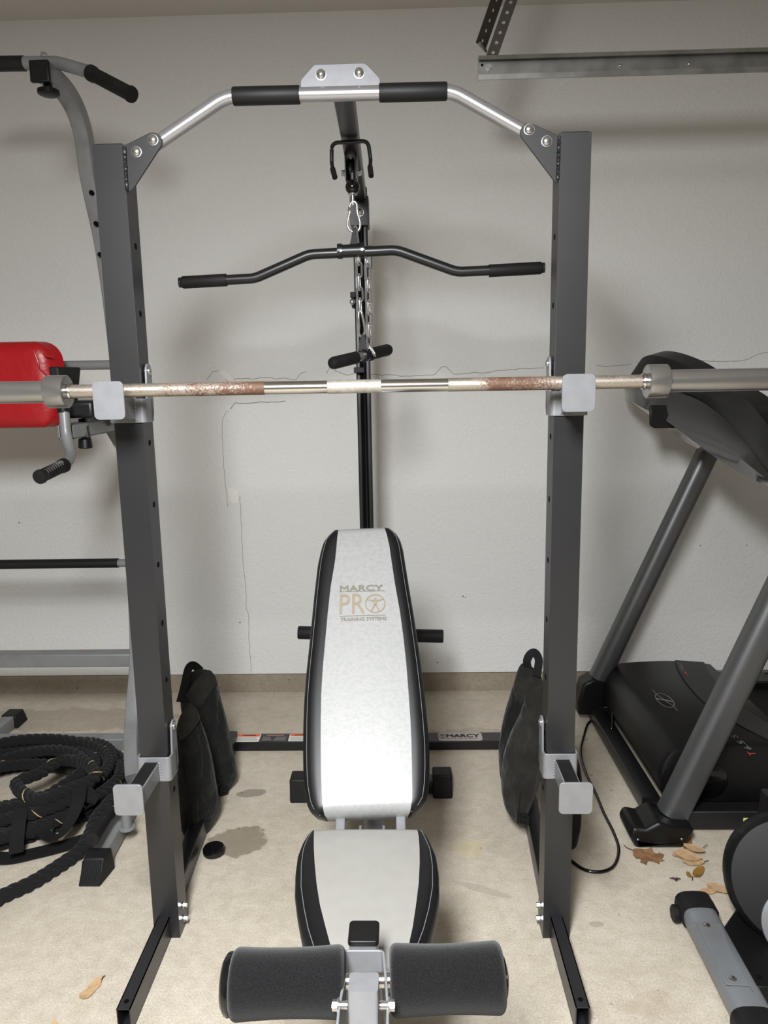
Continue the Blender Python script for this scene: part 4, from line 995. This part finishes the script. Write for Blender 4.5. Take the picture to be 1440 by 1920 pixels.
# far foot cover
o2 = [(1084, 1318), (1094, 1284), (1112, 1274), (1134, 1280), (1146, 1300), (1132, 1342), (1084, 1342)]
fr = [P(px, py, 3.05) for px, py in o2]; fr = [V((p.x, p.y, max(p.z, 0))) for p in fr]
MB().prism(fr, (0, .10, 0)).done('foot_cover', 'plastic', tm, bevel=.012, seg=3)
# base bars
MB().sweep([(.835, 2.36, .035), (.835, 3.06, .035)], rr(.065, .05, .004)).done('base_crossbar', 'black', tm)
MB().box(.80, 2.2, 2.25, 2.31, .012, .075).done('base_side_bar', 'black', tm, bevel=.004)
MB().box(.80, 2.2, 3.05, 3.11, .012, .075).done('base_side_bar', 'black', tm, bevel=.004)
p = at(1397, 1540, y=2.25); lb_ = MB().box(p.x-.006, p.x+.05, 2.2492, 2.25, p.z-.012, p.z+.012).done('caution_sticker', 'white', tm); tag(lb_, 'small yellow and white sticker')
MB().box(p.x-.005, p.x+.05, 2.2488, 2.2492, p.z+.002, p.z+.011).done('yellow_stripe', 'yellow', lb_)
# motor hood: profile in x-z extruded in y, rounded
prof = [(.885, .055), (.852, .11), (.856, .175), (.885, .232), (.93, .252), (1.10, .262), (1.22, .258), (1.32, .245), (1.34, .20), (1.34, .06)]
y0, y1 = 2.345, 3.12
def hoodring(y, s, dz): return [V((.86+(x-.86)*1+s*(1.1-x)*.03, y, .055+(z-.055)*(1-dz))) for x, z in spline2d]
spl = spline([V((x, z, 0)) for x, z in prof[:-2]], 5)+[V((1.345, .20, 0)), V((1.345, .055, 0))]
spline2d = [(p.x, p.y) for p in spl]
mb = MB(); R_ = [hoodring(y0, 1.2, .14), hoodring(y0+.006, .5, .05), hoodring(y0+.022, 0, 0), hoodring(y1-.022, 0, 0), hoodring(y1-.006, .5, .05), hoodring(y1, 1.2, .14)]
m = len(R_[0]); vs = sum(R_, []); fs = []
for j in range(5): fs += [(j*m+i, j*m+(i+1) % m, (j+1)*m+(i+1) % m, (j+1)*m+i) for i in range(m)]
fs += [tuple(range(m)), tuple(5*m+i for i in reversed(range(m)))]
mb.add(vs, fs); hood = mb.done('motor_hood', 'plastic', tm)
def hz(x): return interp([(.885, .232), (.93, .252), (1.0, .2585), (1.10, .262), (1.22, .258), (1.32, .245)], x)
# lighter trim strip along the rear edge of the hood (curved in plan)
def strip(yy_, off):
    t = (yy_-y0)/(y1-y0); return 1.105+off+.10*(2*t-1)**2+.055*(.5-abs(t-.5))*0
mb = MB(); vs = []; n = 24
for i in range(n+1):
    y_ = y0+.02+(y1-y0-.04)*i/n; t = i/n
    bow = .09*(2*t-1)**2*(1.2 if t < .5 else .55)
    xa, xb = 1.12+bow, 1.245+bow
    xb = min(xb, 1.335); xa = min(xa, xb-.05)
    vs += [V((xa, y_, hz(xa)+.0005)), V((xa, y_, hz(xa)+.005)), V((xb, y_, hz(min(xb, 1.32))+.006)), V((xb, y_, hz(min(xb, 1.32))-.01))]
fs = []
for i in range(n): fs += [(i*4+k, i*4+k+1, (i+1)*4+k+1, (i+1)*4+k) for k in range(3)]
mb.add(vs, fs); M_['trim'] = mat('trim_plastic', (24, 24, 25), .5); ts = mb.done('hood_trim', 'trim', hood)
# emblem: ellipse with slanted bar and a long stroke
pe = at(1248, 1313, z=.262)
def flatstroke(mb, a, b, w, z):
    d = (b-a).normalized(); n = V((-d.y, d.x, 0))*w/2; mb.add([V((*(a-n).xy, z)), V((*(b-n).xy, z)), V((*(b+n).xy, z)), V((*(a+n).xy, z))], [(0, 1, 2, 3)])
mb = MB(); E = lambda px, py: at(px, py, z=.2645)
ring = [E(1227+0+x, 1300+y) for x, y in ()]
cen = (1246.5, 1313.5)
import itertools
el = []
for i in range(32):
    t = 2*math.pi*i/32; u, v_ = 20*math.cos(t), 9.5*math.sin(t); ca, sa = math.cos(.56), math.sin(.56)
    el.append(E(cen[0]+u*ca-v_*sa, cen[1]+u*sa+v_*ca))
for i in range(32): flatstroke(mb, el[i], el[(i+1) % 32], .003, .2655)
flatstroke(mb, E(1224, 1294), E(1232, 1303), .0025, .2655); flatstroke(mb, E(1262, 1323), E(1270, 1333), .0025, .2655)
flatstroke(mb, E(1230, 1310), E(1262, 1316), .009, .2655); flatstroke(mb, E(1231, 1303), E(1244, 1311), .003, .2655); flatstroke(mb, E(1249, 1316), E(1262, 1323), .003, .2655)
mb.done('emblem', 'greyp', hood)
def hoodtext(name, body, px, py, px2, py2, h, mt, z=.2645):
    a, b = E(px, py), E(px2, py2); d = (b-a); d.z = 0; Y = V((-d.y, d.x, 0)).normalized()
    text(name, body, V((a.x, a.y, z)), d, Y, h, mt, hood, width=d.length)
hoodtext('lettering', 'T', 1420, 1415, 1413, 1408, .022, 'redp', .262)
hoodtext('lettering', '6.5 S', 1411, 1405, 1379, 1378, .020, 'greyp', .264)
hoodtext('lettering', '32', 1291, 1270, 1286, 1259, .024, 'redp', .264)
hoodtext('lettering', 'PRO', 1285, 1257, 1277, 1243, .02, 'greyp', .264)
# running deck
deck = MB().box(1.34, 2.7, 2.37, 3.10, .10, .18).done('running_deck', 'black', tm, bevel=.004)
MB().box(1.25, 2.69, 2.50, 2.97, .18, .186).done('running_belt', 'belt', deck)
for ya_, yb_, nm in ((2.352, 2.50, 'side_rail'), (2.97, 3.118, 'side_rail')):
    sr_ = MB().hexa([(1.30, ya_, .10), (2.7, ya_, .10), (2.7, yb_, .10), (1.30, yb_, .10)], [(1.30, ya_+.006, .215), (2.7, ya_+.006, .215), (2.7, yb_-.004, .205), (1.30, yb_-.004, .205)]).done(nm, 'plastic', tm, bevel=.006)
    mb = MB()
    for i in range(26):
        for j in range(4): mb.lathe((1.40+i*.045+(j % 2)*.022, ya_+.03+j*.028, .206), (0, 0, 1), [(0, .011), (.003, .008), (.0045, .002)], 8)
    mb.done('tread_bumps', 'plastic', sr_)
# side hinge shapes on the near flank of the hood
MB().lathe((1.02, 2.36, .13), (0, -1, 0), [(0, .06), (.02, .06), (.024, .054), (.024, .001)], 32).done('pivot_cover', 'gloss', hood)
MB().prism([V((1.34, 2.35, .10)), V((1.5, 2.35, .10)), V((1.5, 2.35, .15)), V((1.40, 2.35, .15)), V((1.37, 2.35, .19)), V((1.34, 2.35, .19))], (0, -.012, 0)).done('flank_panel', 'plastic', hood, bevel=.002)
# console, seen from behind: a bowed shell that spans the two uprights
K = [ # y, underside-left edge, ridge, top edge, right/bottom edge   (pixels in the photo)
 (3.17, (1172, 735), (1180, 722), (1190, 706), (1215, 752)),
 (3.10, (1177, 748), (1192, 722), (1207, 672), (1262, 812)),
 (2.98, (1200, 762), (1232, 722), (1240, 669), (1318, 846)),
 (2.84, (1250, 790), (1290, 738), (1292, 688), (1368, 872)),
 (2.68, (1310, 835), (1345, 770), (1345, 722), (1418, 893)),
 (2.52, (1372, 878), (1392, 822), (1398, 748), (1466, 912)),
 (2.36, (1440, 912), (1438, 880), (1440, 795), (1520, 935)),
 (2.24, (1510, 945), (1488, 930), (1484, 862), (1565, 950))]
rings = []
for y_, e, r_, t_, q_ in K:
    E1, Rg, Tp, Q = (at(*k, y=y_) for k in (e, r_, t_, q_))
    E1.x -= .0; Tb = Tp+V((.05, 0, .01)); mid_ = (E1+Rg)/2+V((-.02, 0, .01)); back = (Tb+Q)/2+V((.10, 0, .06)); low = Q
    rings.append([low, E1, mid_, Rg, (Rg+Tp)/2+V((-.015, 0, 0)), Tp, Tb, back])
mb = MB(); mb2 = MB()
def loft(mb, rings, idx, closed=False):
    Rr = []
    cols = [spline([r[i] for r in rings], 5) for i in idx]
    m = len(cols); n_ = len(cols[0]); vs = [cols[i][j] for j in range(n_) for i in range(m)]
    fs = [(j*m+i, j*m+(i+1) % m, (j+1)*m+(i+1) % m, (j+1)*m+i) for j in range(n_-1) for i in range(m if closed else m-1)]
    if closed: fs += [tuple(range(m)), tuple((n_-1)*m+i for i in reversed(range(m)))]
    mb.add(vs, fs)
M_['cgloss'] = mat('console_gloss', (30, 30, 32), .1, 0, 1., coat=1.)
loft(mb, rings, range(8), True); cons = mb.done('console_housing', 'cgloss', tm)
cons.data.set_sharp_from_angle(angle=math.radians(50))
mb = MB(); off = [[p+V((-.006, -.002, .002)) for p in r] for r in rings]
for r in off:
    for k_ in (6, 7): r[k_] = r[k_]+V((.010, .002, .006))
loft(mb, off, (3, 4, 5, 6, 7)); mb.done('console_hood', 'plastic', cons)
sb_ = [at(px, py, y=2.86) for px, py in ((1217, 760), (1217, 798), (1226, 803), (1272, 803), (1278, 790), (1266, 760))]
MB().prism(sb_, (0.06, .13, 0)).done('cup_holder', 'plastic', cons, bevel=.006)
MB().tube(spline([at(px, py, y=2.5) for px, py in ((1412, 884), (1420, 893), (1432, 896), (1440, 890))], 5), .002, 6).done('sensor_wire', 'black', cons)
# power cord
cpx = [(1142, 1322, .10), (1128, 1328, .05), (1108, 1352, .012), (1093, 1386, .006), (1089, 1414, .006), (1098, 1448, .006), (1118, 1490, .006), (1132, 1524, .006), (1150, 1560, .006), (1160, 1592, .006), (1152, 1622, .006), (1130, 1634, .006), (1100, 1632, .006), (1076, 1618, .006), (1058, 1600, .006), (1040, 1560, .006)]
cpt = [at(a, b, z=c) for a, b, c in cpx]; cpt[0] = V((.862, 2.95, .12)); cpt[1] = V((.84, 2.88, .05))
MB().tube(spline(cpt, 8), .0052, 10).done('power_cord', 'gloss', tm)

# ================================================================== EXERCISE BIKE / ELLIPTICAL at the lower right
eb = thing('elliptical_trainer', (1.05, 1.7, 0), 'grey and black elliptical trainer cut off at the lower right', 'exercise machine')
def ovalp(w, h, n=20, e=3.0):
    o = []
    for i in range(n):
        t = 2*math.pi*i/n; c_, s_ = math.cos(t), math.sin(t); o.append((w/2*abs(c_)**(2/e)*(1 if c_ > 0 else -1), h/2*abs(s_)**(2/e)*(1 if s_ > 0 else -1)))
    return o
xa, xb = .782, .768
stb = MB().sweep([(xa, 1.83, .045), (xb, 1.20, .045)], ovalp(.088, .06)).done('stabiliser_tube', 'bgrey', eb); tag(stb, 'satin grey oval floor tube')
mb = MB().sweep([(xa+.001, 1.865, .045), (xa+.001, 1.86, .045), (xa, 1.80, .045)], ovalp(.098, .07), scale=[.9, 1, 1]); ec = mb.done('end_cap', 'rubber', stb)
MB().lathe((xa-.044, 1.835, .030), (-1, 0, 0), [(0, .020), (.004, .023), (.014, .023), (.018, .019), (.018, .001)], 24).done('transport_wheel', 'rubber', eb)
MB().sweep([(xb+.001, 1.475, .045), (xb, 1.42, .045)], ovalp(.098, .07)).done('end_cap', 'rubber', stb)
# saddle plate with two screws
pp = [at(px, py, z=.0765) for px, py in ((1303, 1729), (1352, 1734), (1372, 1790), (1405, 1846), (1414, 1862), (1404, 1848), (1362, 1846), (1358, 1840))]
pl_ = MB().prism(pp[:5]+[at(1405, 1850, z=.0765), at(1362, 1847, z=.0765), at(1357, 1840, z=.0765)], (0, 0, .003)).done('saddle_plate', 'bgrey', eb, bevel=.0008)
for px, py in ((1325, 1735), (1374, 1835)): MB().bolt(at(px, py, z=.079), (0, 0, 1), .0075, .004).done('screw', 'chrome', pl_)
# black base bracket
bk = [(1353, 1742), (1384, 1697), (1460, 1760), (1460, 1850), (1413, 1851), (1395, 1826)]
mb = MB(); bot = [at(px, py, z=.068) for px, py in bk]; mb.prism(bot, (0, 0, -.05)); bko = mb.done('base_bracket', 'dustk', eb, bevel=.005)
MB().disc(at(1424, 1832, z=.0682), (0, 0, 1), .006).done('bolt_hole', 'hole', bko)
# flywheel shroud
fc = at(1492, 1655, y=1.72); axn = V((-.30, -.86, .42)).normalized()
rimr = .165
sh = MB().lathe(fc-axn*.10, axn, [(0, .03), (.0, rimr*.93), (.012, rimr*.985), (.055, rimr), (.09, rimr*.97), (.102, rimr*.90), (.106, rimr*.6), (.108, .01)], 64).done('flywheel_shroud', 'dustk', eb)
dc = atp(1500, 1738, fc+axn*.008, axn); MB().lathe(dc-axn*.01, axn, [(0, .088), (.012, .086), (.016, .06), (.017, .001)], 48).done('crank_disc', 'bgrey', sh)
MB().sweep([(fc.x+.02, fc.y+.13, .06), (fc.x+.05, fc.y+.16, .34)], rr(.1, .12, .02), up=(0, 1, 0)).done('shroud_stand', 'plastic', eb)
MB().sweep([(.835, 1.58, .032), (1.2, 1.72, .04)], rr(.07, .045, .006)).done('base_beam', 'plastic', eb)

# ================================================================== GARAGE DOOR TRACK with perforated hanger
YR = 2.55
tk = thing('garage_door_track', at(895, 130, y=YR), 'galvanised overhead garage door track hung from a perforated angle strut', 'door track')
a = at(896, 112, y=YR); zt0, zb0 = 2.4605, 2.4005
mb = MB()
L_ = 2.2; mb.box(a.x, a.x+L_, YR, YR+.003, zb0, zt0)
mb.prism([V((a.x, YR, zb0)), V((a.x, YR-.012, zb0-.004)), V((a.x, YR-.016, zb0+.010)), V((a.x, YR-.013, zb0+.010)), V((a.x, YR-.010, zb0)), V((a.x, YR+.002, zb0+.003))], (L_, 0, 0))
mb.prism([V((a.x, YR, zt0)), V((a.x, YR-.022, zt0+.002)), V((a.x, YR-.024, zt0-.010)), V((a.x, YR-.021, zt0-.010)), V((a.x, YR-.019, zt0-.001)), V((a.x, YR+.002, zt0-.003))], (L_, 0, 0))
tr = mb.done('track_channel', 'galv', tk)
MB().nut(at(916, 127, y=YR-.001), (0, -1, 0), .0085, .012).done('track_nut', 'zinc', tk)
mb = MB(); mb.disc(at(904, 122, y=YR), (0, -1, 0), .004, 12, .001); mb.done('bolt_hole', 'hole', tr)
for px, py in ((1163, 123), (1292, 120)): MB().bolt(at(px, py, y=YR), (0, -1, 0), .005, .004).done('rivet', 'zinc', tr)
# strut: L section made of perforated strips
def perf(p0, p1, wv, n0, pitch, mt='gdark'):
    """strip from p0 to p1, width vector wv, with a row of real holes"""
    p0, p1, wv = V(p0), V(p1), V(wv); d = (p1-p0); L_ = d.length; d = d.normalized(); nn = d.cross(wv).normalized(); w = wv.length; wn = wv.normalized(); mb = MB(); k = 0; hr = .0055; N = 12
    while (k+1)*pitch <= L_:
        c = p0+d*((k+.5)*pitch)+wv*.5
        for sgn in (0, 1):
            o = nn*(.0025*sgn)
            sq = []; ci = []
            for i in range(N):
                t = 2*math.pi*(i+.5)/N; ct, st_ = math.cos(t), math.sin(t); m_ = max(abs(ct), abs(st_))
                sq.append(c+d*(ct/m_*pitch/2)+wn*(st_/m_*w/2)+o); ci.append(c+d*(ct*hr)+wn*(st_*hr)+o)
            mb.add(sq+ci, [(i, (i+1) % N, N+(i+1) % N, N+i) for i in range(N)])
        A = [c+d*(math.cos(2*math.pi*(i+.5)/N)*hr)+wn*(math.sin(2*math.pi*(i+.5)/N)*hr) for i in range(N)]
        mb.add(A+[q+nn*.0025 for q in A], [(i, (i+1) % N, N+(i+1) % N, N+i) for i in range(N)])
        k += 1
    for e in (0, 1):
        b0 = p0+wv*e; mb.add([b0, b0+d*(k*pitch), b0+d*(k*pitch)+nn*.0025, b0+nn*.0025], [(0, 1, 2, 3)])
    for e in (0, k*pitch):
        b0 = p0+d*e; mb.add([b0, b0+wv, b0+wv+nn*.0025, b0+nn*.0025], [(0, 1, 2, 3)])
    return mb
r0 = at(911, 106, y=YR+.03); r1 = at(948, 0, y=YR+.03); dd = (r1-r0).normalized(); tgt = r0+dd*((ZC-.002-r0.z)/dd.z)
rw_ = at(932, 106, y=YR+.03)-r0
stt = perf(r0, tgt, V((rw_.x, 0, -.006)), 0, .0305).done('perforated_strut', 'gdark', tk)
l0 = at(893, 80, y=YR-.02); ldir = dd; l1 = l0+dd*((ZC-.002-l0.z)/dd.z)
lw = at(911, 92, y=YR+.03)-l0
perf(l0, l1, V((lw.x, .05, lw.z)), 0, .0305).done('strut_flange', 'gdark', stt)
MB().tube([at(899, 82, y=YR-.02), at(911, 96, y=YR+.03)], .005, 10).done('strut_bolt', 'galv', stt)

# ================================================================== LEAVES AND LITTER
def leaf(px_out, mt, label, z=.003, name='dry_leaf', group=None, stem=None, curl=.006):
    P = [at(a, b, z=z) for a, b in px_out]; c = sum(P, V((0, 0, 0)))/len(P); R0 = max((p-c).length for p in P)
    for i, p in enumerate(P): p.z = z+curl*((p-c).length/R0)**2*(.4+.6*math.sin(i*1.3)**2)
    n = len(P); cc = c+V((0, 0, -.0)); mid = [c+(p-c)*.55+V((0, 0, (p.z-z)*-.45)) for p in P]
    mb = MB(); top = P+mid+[V((c.x, c.y, z+.0005))]; dz = V((0, 0, -.0006)); bot = [p+dz for p in top]; o = len(top)
    fs = [(i, (i+1) % n, n+(i+1) % n, n+i) for i in range(n)]+[(n+i, n+(i+1) % n, 2*n) for i in range(n)]
    fs += [tuple(reversed([k+o for k in f])) for f in fs]+[(i, (i+1) % n, o+(i+1) % n, o+i) for i in range(n)]
    ob_ = mb.add(top+bot, fs).done(name, mt); tag(ob_, label, 'leaf', group)
    if stem: MB().tube(spline([at(a, b, z=z+.003) for a, b in stem], 4), .0011, 6).done('leaf_stem', 'seed', ob_)
    return ob_
def oval(cx, cy_, a, b, ang, n=16, pt_=1.):
    o = []; ca, sa = math.cos(math.radians(ang)), math.sin(math.radians(ang))
    for i in range(n):
        t = 2*math.pi*i/n; u = a*math.cos(t); v_ = b*math.sin(t)*(1-.35*pt_*math.cos(t)**2)*(1-.12*math.cos(t)); o.append((cx+u*ca-v_*sa, cy_+u*sa+v_*ca))
    return o
leaf([(149, 1871), (148, 1866), (154, 1859), (163, 1854), (168, 1846), (176, 1836), (188, 1833), (193, 1831), (191, 1838), (189, 1847), (180, 1856), (172, 1866), (163, 1873), (155, 1875)], 'leaf1', 'tan oval leaf alone on the bare floor left of the rack foot', stem=[(190, 1837), (193, 1832), (197, 1829)])
leaf([(96, 1922), (99, 1915), (104, 1914), (108, 1920), (106, 1928), (98, 1930)], 'leaf1', 'tip of a tan leaf at the bottom edge on the left')
leaf([(1187, 1604), (1187, 1596), (1197, 1593), (1210, 1594), (1222, 1593), (1226, 1599), (1232, 1603), (1236, 1600), (1245, 1606), (1240, 1612), (1246, 1615), (1235, 1617), (1237, 1621), (1226, 1616), (1218, 1614), (1212, 1616), (1211, 1624), (1206, 1619), (1200, 1620), (1202, 1612), (1197, 1609), (1192, 1611)], 'leaf2', 'brown lobed oak leaf in front of the treadmill foot', stem=[(1188, 1595), (1182, 1592), (1175, 1589), (1170, 1584)], curl=.009)
leaf(oval(1282, 1600, 22, 9, -8), 'leaf1', 'large tan leaf, leftmost of the pile beside the treadmill foot', z=.004)
leaf(oval(1292, 1606, 26, 8, 12), 'leaf1', 'tan leaf in the middle of the pile beside the treadmill foot', z=.010)
leaf(oval(1300, 1617, 22, 6.5, 4), 'leaf1', 'pale tan leaf, lowest of the pile beside the treadmill foot', z=.005, stem=[(1320, 1616), (1328, 1613)])
leaf(oval(1302, 1591, 22, 6, 18), 'leaf1', 'narrow tan leaf at the back of the pile beside the treadmill foot', z=.014, stem=[(1318, 1590), (1326, 1583)])
leaf(oval(1289, 1581, 9, 13, 20), 'leaf2', 'brown leaf tucked against the right side of the treadmill foot', z=.006)
leaf(oval(1310, 1635, 13, 9, -38, pt_=.4), 'leaf3', 'glossy olive round leaf above the elliptical end cap', z=.005, stem=[(1299, 1643), (1298, 1650)])
leaf(oval(1292, 1641, 7, 3.6, 40), 'leaf3', 'tiny olive leaf beside the glossy round leaf', z=.004)
leaf(oval(1350, 1666, 27, 7, 17), 'leaf1', 'long tan leaf between the end cap and the flywheel shroud', z=.008)
leaf(oval(1329, 1671, 17, 7, -2), 'leaf1', 'tan leaf partly under the black end cap', z=.004)
leaf(oval(1339, 1709, 6, 19, -14), 'leaf2', 'curled brown leaf against the grey floor tube', z=.012)
tw = MB()
for px, py, px2, py2 in ((1256, 1646, 1272, 1650), (1262, 1645, 1268, 1652), (1266, 1646, 1276, 1648)): tw.tube([at(px, py, z=.003), at(px2, py2, z=.004)], .0018, 6)
tag(tw.done('twig_scrap', 'seed'), 'small dark twig scrap near the elliptical end cap', 'twig')

# ================================================================== LIGHT
def area(name, loc, target, size, power, col, shape='DISK', size_y=None, spread=180):
    l = bpy.data.lights.new(name, 'AREA'); l.shape = shape; l.size = size; l.energy = power; l.color = col
    l.spread = math.radians(spread)
    if size_y: l.size_y = size_y
    o = bpy.data.objects.new(name, l); COL.objects.link(o); o.location = loc
    o.rotation_euler = (V(target)-V(loc)).to_track_quat('-Z', 'Y').to_euler(); return o
area('opener_lamp', (-.30, -.10, 2.22), (-.28, .56, .42), .34, 138, (.965, .985, 1), 'RECTANGLE', .85, 170)
area('overhead_fill', (.2, -1.5, 2.93), (.2, -1.2, 0), 2.2, 52, (.98, .985, 1))  # added fill light from above to lift the shadows, no known fixture
w = bpy.data.worlds.new('world'); sc.world = w; w.use_nodes = True
w.node_tree.nodes['Background'].inputs[0].default_value = (.97, .98, 1, 1); w.node_tree.nodes['Background'].inputs[1].default_value = .1
sc.view_settings.view_transform = 'Standard'; sc.view_settings.look = 'None'; sc.view_settings.gamma = 1; sc.view_settings.exposure = 0.; sc.view_settings.use_curve_mapping = False
for o in bpy.data.objects:
    if '_o' in o: del o['_o']
